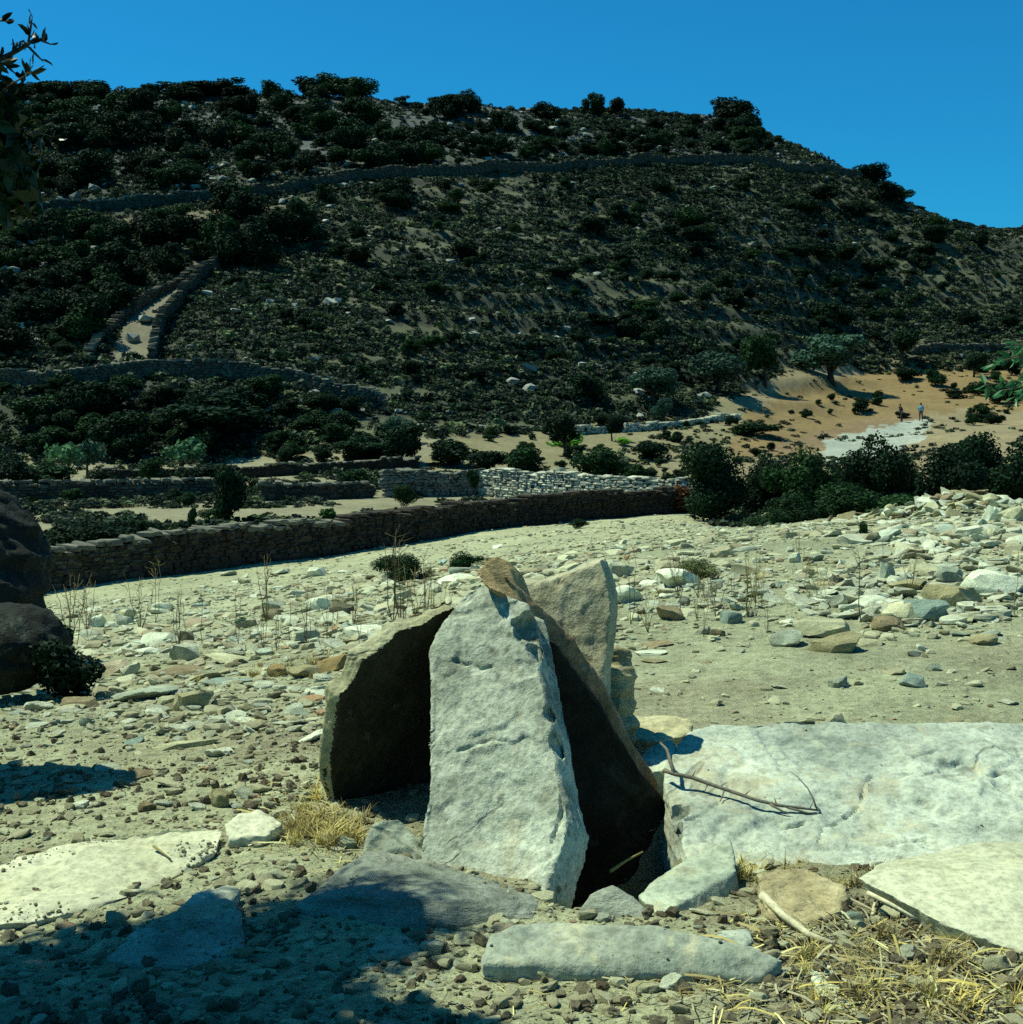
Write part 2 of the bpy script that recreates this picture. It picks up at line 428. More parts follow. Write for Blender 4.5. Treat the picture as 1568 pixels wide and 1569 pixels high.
# ------------------------------------------------------------------ the ground: one sheet from behind the camera to beyond the hill
def build_ground():
    rows = np.concatenate([np.linspace(-8, 1.4, 16), np.exp(np.linspace(math.log(1.5), math.log(300), 640)), np.exp(np.linspace(math.log(305), math.log(3000), 40))])
    inner = np.linspace(-0.44, 0.44, 560)
    o = 0.44 * np.exp(np.linspace(0.02, 2.2, 50))
    us = np.concatenate([-o[::-1], inner, o])
    Y, U = np.meshgrid(rows, us, indexing='ij')
    W = np.maximum(Y, 1.5)
    X = U * W
    x, y = X.ravel(), Y.ravel()
    z = height(x, y)
    nr, nc = X.shape
    idx = np.arange(nr * nc).reshape(nr, nc)
    q = np.stack([idx[:-1, :-1].ravel(), idx[:-1, 1:].ravel(), idx[1:, 1:].ravel(), idx[1:, :-1].ravel()], 1)
    me = mesh_from('ground', np.stack([x, y, z], 1), q, M['soil'])
    set_smooth(me)
    d = np.maximum(y, 0.5)
    px = CX + F * x / d; py = HY + F * (CZ - z) / d
    p3 = np.stack([x, y, z * 0], 1)
    jit = 7 * fbm(p3 * 0.25, 3, 5) + 9 * fbm(p3 * 0.9, 3, 6)
    px = px + jit; py = py + 0.6 * jit
    col = np.empty((len(x), 3)); col[:] = (0.325, 0.35, 0.205)
    w = np.clip(fbm(p3 * 0.5, 4, 61) * 1.6 + 0.35, 0, 1)[:, None]
    col = col * (1 - w) + np.array((0.395, 0.42, 0.25)) * w
    w = (np.clip(fbm(p3 * 1.7, 4, 63) * 2.2 + 0.1, 0, 1) * np.clip((7 - d) / 3, 0, 1))[:, None]; col = col * (1 - 0.7 * w) + np.array((0.24, 0.215, 0.13)) * 0.7 * w
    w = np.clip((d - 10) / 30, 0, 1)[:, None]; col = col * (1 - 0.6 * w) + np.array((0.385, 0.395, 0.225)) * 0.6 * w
    wallx = np.interp(px, [-400, 100, 480, 800, 1060, 1200], [29, 32, 40, 51, 58, 60])
    m = (d > wallx) & (px < 1120) & (d < 130); col[m] = (0.24, 0.23, 0.135)
    m = (d > 36) & (px >= 1080) & (d < 200); col[m] = (0.25, 0.21, 0.115)
    m = inpoly(px, py, [(640, 720), (700, 660), (900, 640), (1150, 610), (1150, 700), (1060, 740), (900, 720)]) & (d > 60) & (d < 125); col[m] = (0.22, 0.20, 0.105)
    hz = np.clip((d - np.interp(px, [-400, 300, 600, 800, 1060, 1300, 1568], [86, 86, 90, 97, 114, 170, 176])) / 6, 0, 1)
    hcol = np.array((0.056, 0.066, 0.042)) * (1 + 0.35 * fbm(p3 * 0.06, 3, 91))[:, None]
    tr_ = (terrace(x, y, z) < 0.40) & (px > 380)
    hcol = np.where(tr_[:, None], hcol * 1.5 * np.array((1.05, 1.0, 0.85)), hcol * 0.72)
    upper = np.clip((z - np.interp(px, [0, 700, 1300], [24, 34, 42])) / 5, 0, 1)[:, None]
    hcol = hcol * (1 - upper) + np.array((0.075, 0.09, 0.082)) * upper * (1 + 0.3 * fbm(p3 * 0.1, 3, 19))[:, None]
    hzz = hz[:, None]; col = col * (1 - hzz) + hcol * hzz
    m = inpoly(px, py, [(1110, 705), (1125, 655), (1200, 598), (1310, 575), (1420, 548), (1600, 520), (1900, 520), (1900, 650), (1470, 625), (1415, 640), (1260, 690)]) & (d > 90) & (d < 200); col[m] = (0.225, 0.16, 0.066)
    m = inpoly(px, py, [(1120, 700), (1260, 662), (1370, 632), (1420, 632), (1420, 650), (1270, 685)]) & (d > 90) & (d < 200); col[m] = (0.22, 0.155, 0.078)
    m = inpoly(px, py, [(1262, 712), (1262, 672), (1330, 658), (1375, 648), (1428, 644), (1415, 672), (1350, 700)]) & (d > 80) & (d < 200); col[m] = (0.34, 0.38, 0.31)
    m = inpoly(px, py, [(172, 562), (228, 556), (245, 500), (275, 455), (330, 410), (365, 385), (345, 372), (270, 420), (200, 480), (178, 520)]) & (d > 88) & (d < 170); col[m] = (0.17, 0.16, 0.105)
    m = inpoly(px, py, [(90, 345), (200, 335), (330, 322), (450, 312), (440, 325), (330, 345), (190, 352)]) & (d > 88) & (d < 190); col[m] = (0.17, 0.15, 0.09)
    m = inpoly(px, py, [(1520, 362), (1535, 338), (1600, 330), (1900, 330), (1900, 375)]) & (d > 180); col[m] = (0.36, 0.33, 0.22)
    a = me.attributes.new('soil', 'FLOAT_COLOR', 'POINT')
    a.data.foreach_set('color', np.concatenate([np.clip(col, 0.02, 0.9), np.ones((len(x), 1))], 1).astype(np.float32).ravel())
    tag(link('ground', me), 'stony field running down to the walled terraces and the scrub-covered hill', 'ground', kind='structure')
build_ground()

# ------------------------------------------------------------------ stones carved from a hull or a traced outline
def remesh(bm, voxel, smooth=2, fac=0.5):
    me = bpy.data.meshes.new('t'); bmesh.ops.recalc_face_normals(bm, faces=bm.faces[:]); bm.to_mesh(me); bm.free()
    o = bpy.data.objects.new('t', me); COL.objects.link(o)
    r = o.modifiers.new('r', 'REMESH'); r.mode = 'VOXEL'; r.voxel_size = voxel; r.adaptivity = 0
    if smooth:
        s = o.modifiers.new('s', 'SMOOTH'); s.factor = fac; s.iterations = smooth
    dg = bpy.context.evaluated_depsgraph_get()
    out = bpy.data.meshes.new_from_object(o.evaluated_get(dg))
    bpy.data.objects.remove(o); bpy.data.meshes.remove(me)
    return out

def rough(me, amps, bed=None, bedamp=0.0, bedfreq=40.0, flake=0.0, flakef=5.0, seed=0):
    co, no = get_co(me), get_no(me)
    d = np.zeros(len(co))
    for k, (a, f) in enumerate(amps): d += a * fbm(co * f, 4, seed + 13 * k)
    if bed is not None:
        b = np.array(bed, float); b /= np.linalg.norm(b)
        h = co @ b
        side = 1 - np.abs(no @ b)
        q = co * 2.2; q = q + np.outer(h, b) * bedfreq
        d += bedamp * fbm(q, 3, seed + 5) * side
        if flake:
            fl = fbm(co * flakef, 4, seed + 9) * 4.0
            fr = fl - np.floor(fl)
            d += flake * (np.clip((fr - 0.42) / 0.16, 0, 1) + np.floor(fl)) * np.abs(no @ b)
    co += no * d[:, None]
    me.vertices.foreach_set('co', co.astype(np.float32).ravel()); me.update()

def carve(me, lines, width, depth, inward, bites=()):
    co = get_co(me); d = np.zeros(len(co)); inw = np.array(inward)
    for pl in lines:
        best = np.full(len(co), 9.0)
        for p, q in zip(pl[:-1], pl[1:]):
            p, q = np.array(p), np.array(q); e = q - p; L2 = (e @ e) + 1e-12
            t = np.clip(((co - p) @ e) / L2, 0, 1); best = np.minimum(best, np.linalg.norm(co - p - t[:, None] * e, axis=1))
        best += 0.004 * fbm(co * 30, 2, 3)
        d = np.maximum(d, depth * np.clip(1 - best / width, 0, 1))
    for c, r, dep in bites:
        s = np.linalg.norm(co - np.array(c), axis=1) + 0.8 * r * fbm(co * 26, 4, 17)
        d = np.maximum(d, dep * np.clip((r - s) / (0.3 * r), 0, 1))
    co += d[:, None] * inw
    me.vertices.foreach_set('co', co.astype(np.float32).ravel()); me.update()

def two_face(me, n, lim, mat2):
    no = np.empty(len(me.polygons) * 3, np.float32); me.polygons.foreach_get('normal', no)
    return (no.reshape(-1, 3) @ np.array(n) > lim)

DUST = {}
def finish(name, me, mat, label, cat, angle=38, group=None, color=None, parent=None):
    co = get_co(me)
    c = Vector(((co[:, 0].min() + co[:, 0].max()) / 2, (co[:, 1].min() + co[:, 1].max()) / 2, co[:, 2].min()))
    co -= np.array(c); me.vertices.foreach_set('co', co.astype(np.float32).ravel()); me.update()
    set_smooth(me, angle); me.name = name
    me.materials.clear(); me.materials.append(mat)
    o = link(name, me, None, parent, c)
    if color: o.color = (*color, 1)
    DUST[name] = o
    if label: tag(o, label, cat, group, 'thing')
    return o

def hull(pts):
    bm = bmesh.new()
    for p in pts: bm.verts.new(p)
    r = bmesh.ops.convex_hull(bm, input=bm.verts[:])
    junk = list({g for k in ('geom_interior', 'geom_unused') for g in r[k] if isinstance(g, bmesh.types.BMVert)})
    if junk: bmesh.ops.delete(bm, geom=[v for v in junk if v.is_valid], context='VERTS')
    return bm

def prism(front, back):
    bm = bmesh.new()
    a = [bm.verts.new(p) for p in front]
    b = [bm.verts.new(p + (back if isinstance(back, Vector) else back(p))) for p in front]
    bm.faces.new(a); bm.faces.new(b[::-1])
    n = len(a)
    for i in range(n): bm.faces.new((a[i], b[i], b[(i + 1) % n], a[(i + 1) % n]))
    bmesh.ops.triangulate(bm, faces=[f for f in bm.faces if len(f.verts) > 4])
    return bm

def plane3(a, b, c):
    n = (b - a).cross(c - a).normalized()
    if n.dot(Vector((0, 0, CZ)) - a) < 0: n = -n
    return a, n

# --- the slab standing in front
p0 = P(760, 1358, 2.80); n_front = Vector((-0.30, -0.75, 0.59)).normalized()
out = [(735,894),(757,903),(783,916),(806,926),(812,948),(818,985),(826,1030),(838,1082),(846,1120),(852,1160),(858,1215),(869,1260),(862,1296),(848,1332),(838,1372),(828,1398),(800,1384),(740,1372),(690,1365),(645,1352),(646,1318),(652,1250),(662,1215),(658,1140),(662,1060),(660,1000),(672,965),(690,940),(712,912)]
me = remesh(prism([on_plane(x, y, p0, n_front) for x, y in out], -n_front * 0.085 + Vector((0.02, 0, 0))), 0.0052, 1)
rough(me, [(0.010, 4), (0.004, 16), (0.0026, 60)], n_front, 0.018, 26, 0.0042, 4.5, 3)
fp = lambda x, y: on_plane(x, y, p0, n_front)
carve(me, [[fp(690, 1008), fp(712, 1018), fp(722, 1016), fp(738, 1024), fp(752, 1020)], [fp(846, 1290), fp(862, 1240), fp(858, 1190)], [fp(700, 1150), fp(752, 1132), fp(800, 1138), fp(838, 1150)]], 0.007, 0.012, -n_front,
      [(fp(822, 958), .044, .035), (fp(826, 990), .03, .03), (fp(850, 1085), .026, .03), (fp(862, 1140), .03, .03), (fp(866, 1172), .022, .02)])
finish('standing_slab', me, M['slab'], 'tall pale grey-green stone slab standing upright at the centre, leaning back', 'stone slab', color=(1.0, 1.0, 1.0))

# --- the slab leaning over from the left, seen from its shaded underside
pL, nL = plane3(P(510, 1150, 3.27), P(690, 935, 3.36), P(640, 1240, 3.56))
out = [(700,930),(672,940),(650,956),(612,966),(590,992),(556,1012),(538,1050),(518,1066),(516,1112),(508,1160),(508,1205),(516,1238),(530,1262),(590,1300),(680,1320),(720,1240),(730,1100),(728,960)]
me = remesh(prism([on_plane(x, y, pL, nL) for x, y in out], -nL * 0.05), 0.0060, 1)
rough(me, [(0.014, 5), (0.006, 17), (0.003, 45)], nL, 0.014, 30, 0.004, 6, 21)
LS = finish('leaning_slab', me, M['rear'], 'curved stone slab, underside darkened for shade, leaning in from the left against the standing slab', 'stone slab', color=(0.95, 0.95, 0.85))
LS.data.materials.append(M['under']); LS.data.polygons.foreach_set('material_index', two_face(LS.data, nL, 0.55, None).astype(np.int32))  # underside faces take the darker stone: shade put into the colour

# --- the long brown slab leaning down to the right
front = [(776,886,3.27),(806,908,3.28),(848,944,3.29),(880,978,3.29),(908,1016,3.29),(930,1056,3.29),(946,1092,3.29),(958,1124,3.29),(990,1166,3.30),(1012,1196,3.31),(1004,1222,3.31),(978,1206,3.29),(946,1160,3.28),(922,1124,3.28),(894,1084,3.27),(866,1042,3.27),(846,1004,3.27),(834,964,3.27),(806,938,3.26),(782,918,3.26)]
nR = Vector((0.78, -0.1, 0.62)).normalized()
me = remesh(prism([P(*q) for q in front], Vector((0.06, 0.18, -0.13))), 0.006, 2)
rough(me, [(0.012, 5), (0.006, 17), (0.003, 50)], nR, 0.008, 26, 0.0, 6, 33)
finish('long_slab', me, M['brown'], 'long brown stone slab propped from the lower right over the top of the standing slab', 'stone slab', color=(1.15, 1.15, 1.1))

# --- the block on the very top
front = [(730,874,3.22),(741,864,3.26),(762,853,3.31),(775,857,3.32),(782,873,3.30),(789,896,3.28),(801,924,3.26),(794,928,3.24),(774,911,3.20),(754,903,3.18),(739,892,3.19)]
me = remesh(prism([P(*q) for q in front], Vector((0.04, 0.05, -0.045))), 0.003, 1)
rough(me, [(0.006, 9), (0.002, 40)], Vector((0.9, 0, 0.5)), 0.007, 60, 0.0, 6, 41)
finish('capping_stone', me, M['tan'], 'small banded tan stone capping the tip of the standing slab', 'stone', color=(1.35, 1.08, 0.8))

# --- the slab upright behind
pB = P(870, 950, 3.42); nB = Vector((-0.30, -0.92, 0.24)).normalized()
out = [(720,935),(800,905),(826,890),(862,880),(896,864),(921,853),(930,880),(937,925),(936,970),(930,1015),(926,1060),(926,1230),(700,1230),(690,1050)]
me = remesh(prism([on_plane(x, y, pB, nB) for x, y in out], -nB * 0.07 + Vector((0, 0, 0.012))), 0.008, 3)
rough(me, [(0.010, 5), (0.005, 16), (0.003, 45)], nB, 0.012, 24, 0.003, 4, 51)
finish('rear_slab', me, M['rear'], 'olive grey stone slab standing upright behind the leaning slabs', 'stone slab')

# --- the slab inside, closing the hollow; colour darkened to stand for the shade
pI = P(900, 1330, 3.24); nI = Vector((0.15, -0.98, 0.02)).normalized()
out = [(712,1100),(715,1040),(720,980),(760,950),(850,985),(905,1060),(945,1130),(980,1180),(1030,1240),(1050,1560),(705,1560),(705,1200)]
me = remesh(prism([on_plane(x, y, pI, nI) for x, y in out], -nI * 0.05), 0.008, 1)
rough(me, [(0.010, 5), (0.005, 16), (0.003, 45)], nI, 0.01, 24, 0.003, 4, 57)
finish('inner_slab', me, M['under'], 'shade-darkened slab deep inside the hollow behind the standing slab', 'stone slab', color=(0.4, 0.4, 0.4))

# --- knobbly layered stone at the right of the rear slab
me = remesh(hull([P(924,1000,3.5),P(945,992,3.5),P(966,996,3.52),P(970,1022,3.5),P(962,1050,3.48),P(952,1078,3.45),P(925,1090,3.45),P(930,1190,3.45),P(975,1190,3.5),P(965,1000,3.62),P(930,1000,3.62),P(970,1180,3.7),P(930,1180,3.7)]), 0.006, 2)
rough(me, [(0.012, 9), (0.004, 30)], (0.1, 0.1, 1), 0.022, 45, 0, 6, 55)
finish('layered_stone', me, M['tan'], 'knobbly layered tan stone peeping out right of the rear slab', 'stone', color=(1.2, 1.15, 1.0))

# --- the wide slab lying on the right
pD, nD = plane3(P(1100, 1330, 2.86), P(1500, 1330, 2.86), P(1300, 1104, 3.52))
out = [(1062,1116),(1092,1106),(1150,1108),(1200,1101),(1280,1102),(1360,1108),(1460,1104),(1568,1108),(1680,1110),(1760,1130),(1790,1200),(1780,1280),(1700,1330),(1560,1350),(1400,1352),(1310,1345),(1250,1338),(1190,1348),(1120,1345),(1060,1330),(1042,1290),(1046,1262),(1030,1235),(1018,1205),(1022,1175),(1040,1140)]
me = remesh(prism([on_plane(x, y, pD, nD) for x, y in out], lambda p: Vector((0, 0.015, -0.10 - 0.16 * max(0, (p.y - 2.86) / 0.66)))), 0.0065, 1)
rough(me, [(0.010, 3), (0.004, 12), (0.0035, 48)], nD, 0.012, 30, 0.0066, 2.6, 61)
lp = lambda x, y: on_plane(x, y, pD, nD)
carve(me, [[lp(1338, 1185), lp(1325, 1200), lp(1322, 1222), lp(1310, 1240), lp(1298, 1248), lp(1280, 1262), lp(1262, 1268), lp(1256, 1290)], [lp(1048, 1258), lp(1078, 1250), lp(1102, 1232)], [lp(1180, 1262), lp(1205, 1268), lp(1230, 1262)],
           [lp(1410, 1190), lp(1440, 1180), lp(1470, 1166), lp(1500, 1168)], [lp(1190, 1120), lp(1210, 1132)], [lp(1400, 1160), lp(1440, 1150), lp(1462, 1138)], [lp(1500, 1200), lp(1530, 1184), lp(1568, 1180)], [lp(1360, 1290), lp(1420, 1282)]], 0.007, 0.013, -nD,
      [(lp(1035, 1245), .03, .03), (lp(1180, 1265), .03, .008), (lp(1470, 1180), .07, .008), (lp(1540, 1230), .09, .009), (lp(1400, 1230), .05, .007), (lp(1120, 1280), .06, .008)])
lying = finish('lying_slab', me, M['pale'], 'wide pale slab lying flat at the right with cracks and a dry branch on it', 'stone slab')

def on_lying(px, py, up=0.0): return on_plane(px, py, pD + nD * up, nD)

# --- stones round the foot of the group: (name, hull points, material, label, colour, bedding)
def stone(name, pts, mat, label, cat='stone', vox=0.006, amps=((0.010, 6), (0.005, 22), (0.004, 60)), bed=(0, 0, 1), bedamp=0.008, bf=40, flake=0.0, seed=0, color=None, smooth=1, angle=38):
    pw = [P(*q) for q in pts]
    cen = sum(pw, Vector()) / len(pw)
    pw += [Vector((cen.x + (p.x - cen.x) * 0.8, cen.y + (p.y - cen.y) * 0.8, p.z - 0.10)) for p in pw if p.z < cen.z + 0.02]    # bedded in the soil
    me = remesh(hull(pw), vox, smooth)
    rough(me, amps, bed, bedamp, bf, flake, 6, seed)
    return finish(name, me, M[mat], label, cat, angle, None, color)

stone('footing_slab', [(560,1306,2.9),(650,1318,2.88),(740,1341,2.82),(812,1362,2.74),(828,1388,2.64),(452,1386,2.62),(500,1350,2.75),(560,1368,2.58),(700,1376,2.56),(470,1402,2.6),(600,1425,2.52),(700,1428,2.52),(815,1408,2.58),(560,1420,2.9),(800,1420,2.8)],
      'grey', 'low layered grey slab in dappled shade at the foot of the standing slab', 'stone slab', bed=(0.1, 0.25, 1), bedamp=0.02, bf=28, seed=71, smooth=3)
stone('jagged_stone', [(556,1305,2.93),(568,1262,2.95),(578,1260,2.95),(600,1282,2.93),(612,1252,2.97),(628,1262,2.97),(646,1285,2.96),(650,1320,2.9),(560,1320,2.9),(600,1320,3.03),(640,1320,3.03)],
      'pale', 'small jagged pale stone wedged beside the standing slab, left of its foot', vox=0.004, amps=((0.012, 14), (0.005, 40)), seed=73, color=(0.85, 0.85, 0.8))
stone('wedge_stone', [(872,1418,2.58),(905,1370,2.64),(938,1353,2.66),(972,1372,2.66),(1018,1418,2.58),(1000,1430,2.56),(880,1432,2.55),(930,1420,2.8),(900,1425,2.8),(1000,1425,2.8)],
      'grey', 'small grey pointed stone in front of the dark hollow', vox=0.004, amps=((0.006, 10), (0.003, 40)), bedamp=0.003, seed=75, color=(1.15, 1.15, 1.1))
stone('tilted_block', [(976,1372,2.68),(1000,1346,2.76),(1060,1314,2.82),(1120,1284,2.88),(1124,1300,2.84),(1128,1334,2.74),(1065,1362,2.68),(1010,1402,2.60),(1018,1418,2.6),(1070,1416,2.63),(1136,1388,2.72),(1040,1400,2.86),(1130,1380,2.9)],
      'pale', 'tilted pale block with a shaded front face beside the pointed stone', vox=0.0045, amps=((0.007, 8), (0.003, 30)), bedamp=0.004, seed=77, color=(0.98, 1, 0.93))
stone('front_stone', [(738,1474,2.30),(752,1432,2.36),(790,1412,2.39),(830,1408,2.40),(900,1422,2.38),(1000,1423,2.38),(1080,1436,2.36),(1160,1454,2.33),(1196,1474,2.31),(1188,1506,2.31),(1165,1500,2.29),(1000,1490,2.31),(880,1496,2.31),(742,1496,2.30),(760,1480,2.6),(1160,1490,2.55)],
      'pale', 'long pale stone half buried in rubble at the bottom of the picture', vox=0.005, amps=((0.012, 7), (0.005, 18), (0.002, 55)), bedamp=0.008, seed=79, color=(1.12, 1.12, 1.08))
stone('smooth_boulder', [(1308,1342,2.66),(1340,1316,2.74),(1400,1305,2.78),(1470,1300,2.8),(1530,1285,2.84),(1640,1292,2.85),(1760,1330,2.8),(1760,1480,2.5),(1640,1476,2.4),(1568,1458,2.4),(1500,1434,2.44),(1440,1412,2.48),(1380,1378,2.56),(1400,1400,2.6),(1560,1480,2.44),(1740,1500,2.5),(1500,1340,2.9),(1450,1330,2.68),(1560,1320,2.68)],
      'cream', 'smooth cream boulder with a rounded edge at the lower right', 'boulder', vox=0.0065, amps=((0.012, 4), (0.004, 18), (0.002, 55)), bedamp=0.003, seed=81, smooth=5, color=(0.86, 0.88, 0.86))
stone('flat_boulder', [(-60,1420,2.62),(-60,1330,2.95),(60,1302,3.02),(150,1286,3.06),(240,1270,3.1),(312,1261,3.12),(346,1268,3.1),(335,1302,2.98),(262,1348,2.84),(160,1386,2.72),(40,1412,2.63),(-60,1440,2.7),(260,1370,2.9),(330,1320,3.0),(100,1400,2.75)],
      'cream', 'flat cream boulder strewn with crumbs of soil at the lower left, half in shade', 'boulder', vox=0.0065, amps=((0.022, 4), (0.012, 11), (0.004, 40)), bedamp=0.006, seed=83, smooth=2, color=(0.92, 0.93, 0.9))
stone('small_slab', [(345,1262,3.08),(362,1248,3.12),(400,1243,3.14),(432,1262,3.1),(410,1280,3.04),(350,1285,3.03),(400,1290,3.1)],
      'cream', 'small cream stone just right of the flat boulder among dry grass', vox=0.005, seed=85)
stone('brown_rock', [(1164,1338,2.74),(1190,1328,2.78),(1240,1332,2.77),(1292,1356,2.7),(1300,1376,2.64),(1280,1404,2.57),(1230,1418,2.53),(1180,1404,2.56),(1165,1380,2.6),(1230,1420,2.7),(1290,1400,2.7)],
      'tan', 'rough brown rock between the tilted block and the smooth boulder', 'rock', vox=0.005, amps=((0.018, 9), (0.008, 26), (0.003, 60)), bedamp=0.012, seed=87, color=(1.1, 1.05, 0.9))
stone('flat_stone', [(1236,1482,2.34),(1260,1472,2.37),(1310,1496,2.32),(1358,1528,2.25),(1352,1552,2.2),(1300,1566,2.16),(1262,1540,2.2),(1290,1575,2.3),(1340,1570,2.35)],
      'slab', 'flat pale stone lying in the straw at the bottom right', vox=0.0045, amps=((0.006, 8), (0.002, 40)), bedamp=0.002, seed=89, color=(1.2, 1.2, 1.1))
stone('shaded_slab', [(160,1470,2.42),(215,1418,2.52),(268,1398,2.56),(345,1372,2.64),(372,1396,2.58),(378,1470,2.42),(280,1484,2.38),(180,1490,2.4),(300,1490,2.5),(360,1480,2.55)],
      'grey', 'grey slab lying in the deep shade at the lower left', 'stone slab', vox=0.006, amps=((0.006, 6), (0.002, 40)), bedamp=0.004, seed=91, color=(1.25, 1.25, 1.2))
stone('shaded_stone', [(270,1396,2.6),(300,1366,2.68),(350,1352,2.72),(372,1362,2.7),(350,1388,2.62),(300,1402,2.58),(330,1400,2.7)],
      'slab', 'small pale stone on the edge of the shade beside the grey shaded slab', vox=0.005, seed=93)
stone('rounded_rock', [(560,1452,2.42),(580,1434,2.46),(620,1432,2.48),(650,1450,2.44),(640,1470,2.38),(580,1474,2.37),(610,1470,2.5)],
      'slab', 'rounded grey rock in the shade below the layered footing slab', 'rock', vox=0.004, seed=95, color=(0.8, 0.8, 0.75))
stone('white_chip', [(1090,1440,2.46),(1100,1425,2.5),(1150,1420,2.52),(1156,1440,2.46),(1140,1452,2.42),(1100,1450,2.42),(1130,1450,2.55)],
      'pale', 'small white flat stone behind the long front stone near its right end', vox=0.004, amps=((0.004, 12), (0.002, 50)), seed=97, color=(1.2, 1.2, 1.2))
stone('ledge_stone', [(950,1104,3.72),(985,1096,3.75),(1040,1097,3.75),(1064,1106,3.7),(1058,1124,3.62),(1010,1136,3.55),(965,1130,3.58),(960,1150,3.7),(1050,1150,3.7)],
      'tan', 'layered cream stone ledge behind the left corner of the lying slab', vox=0.006, bedamp=0.012, bf=60, seed=99, color=(1.7, 1.75, 1.6))
stone('white_wedge', [(978,1160,3.36),(992,1142,3.4),(1030,1132,3.42),(1040,1145,3.38),(1020,1180,3.3),(990,1185,3.3),(1010,1190,3.45)],
      'pale', 'small bright white stone squeezed between long slab and lying slab', vox=0.005, seed=101, color=(1.25, 1.25, 1.2))

# --- boulders at the left edge
def blob(c, r, vox, mat, name, label, seed, amps, bedamp=0.0, smooth=3, color=None):
    bm = bmesh.new(); bmesh.ops.create_icosphere(bm, subdivisions=4, radius=1.0)
    rr = np.random.default_rng(seed)
    cuts = [(Vector(rr.normal(size=3)).normalized(), rr.uniform(0.68, 0.9)) for _ in range(9)]
    for v in bm.verts:
        for n, h in cuts:
            k = v.co.dot(n) - h
            if k > 0: v.co -= n * k
        v.co = Vector((v.co.x * r[0], v.co.y * r[1], v.co.z * r[2])) + Vector(c)
    me = remesh(bm, vox, smooth); rough(me, amps, (0.2, 0.1, 1), bedamp, 12, 0, 4, seed)
    return finish(name, me, M[mat], label, 'boulder', 45, None, color)
b1 = P(-62, 850, 7.0)
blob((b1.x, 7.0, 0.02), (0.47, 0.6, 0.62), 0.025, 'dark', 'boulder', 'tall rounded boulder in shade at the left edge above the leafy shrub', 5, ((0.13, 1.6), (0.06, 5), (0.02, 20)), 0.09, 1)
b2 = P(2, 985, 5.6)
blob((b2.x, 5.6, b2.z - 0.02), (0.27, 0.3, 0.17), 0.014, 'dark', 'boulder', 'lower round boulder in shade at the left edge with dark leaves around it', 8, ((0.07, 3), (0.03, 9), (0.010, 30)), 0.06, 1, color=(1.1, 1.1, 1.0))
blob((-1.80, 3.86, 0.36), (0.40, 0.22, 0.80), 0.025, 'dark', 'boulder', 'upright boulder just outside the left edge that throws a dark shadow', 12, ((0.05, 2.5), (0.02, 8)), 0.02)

# ------------------------------------------------------------------ loose stones
def rock_mesh(name, seed, flat=0.45, sub=2, cuts=11, jit=0.05):
    bm = bmesh.new(); bmesh.ops.create_icosphere(bm, subdivisions=sub, radius=0.62)
    rr = np.random.default_rng(seed)
    cs = [(Vector((rr.normal(), rr.normal(), rr.normal() * 0.7)).normalized(), rr.uniform(0.30, 0.48)) for _ in range(cuts)]
    cs += [(Vector((0, 0, 1)) + Vector((rr.normal(), rr.normal(), 0)) * 0.12, rr.uniform(0.25, 0.4)), (Vector((0, 0, -1)), 0.4)]
    for v in bm.verts:
        for n, h in cs:
            k = v.co.dot(n) - h
            if k > 0: v.co -= n * k
    co = np.array([v.co for v in bm.verts])
    co += jit * np.stack([fbm(co * 4 + 3.3, 2, seed), fbm(co * 4 + 9.1, 2, seed + 1), fbm(co * 4 + 27, 2, seed + 2)], 1)
    co[:, 2] *= flat
    lo, hi = co.min(0), co.max(0)
    co[:, :2] = (co[:, :2] - (lo + hi)[:2] / 2) / (hi - lo)[:2]          # unit footprint
    co[:, 2] = (co[:, 2] - lo[2]) / (hi[2] - lo[2])                      # unit height
    for v, c in zip(bm.verts, co): v.co = c
    me = bpy.data.meshes.new(name); bm.to_mesh(me); bm.free()
    set_smooth(me, 24)
    return me

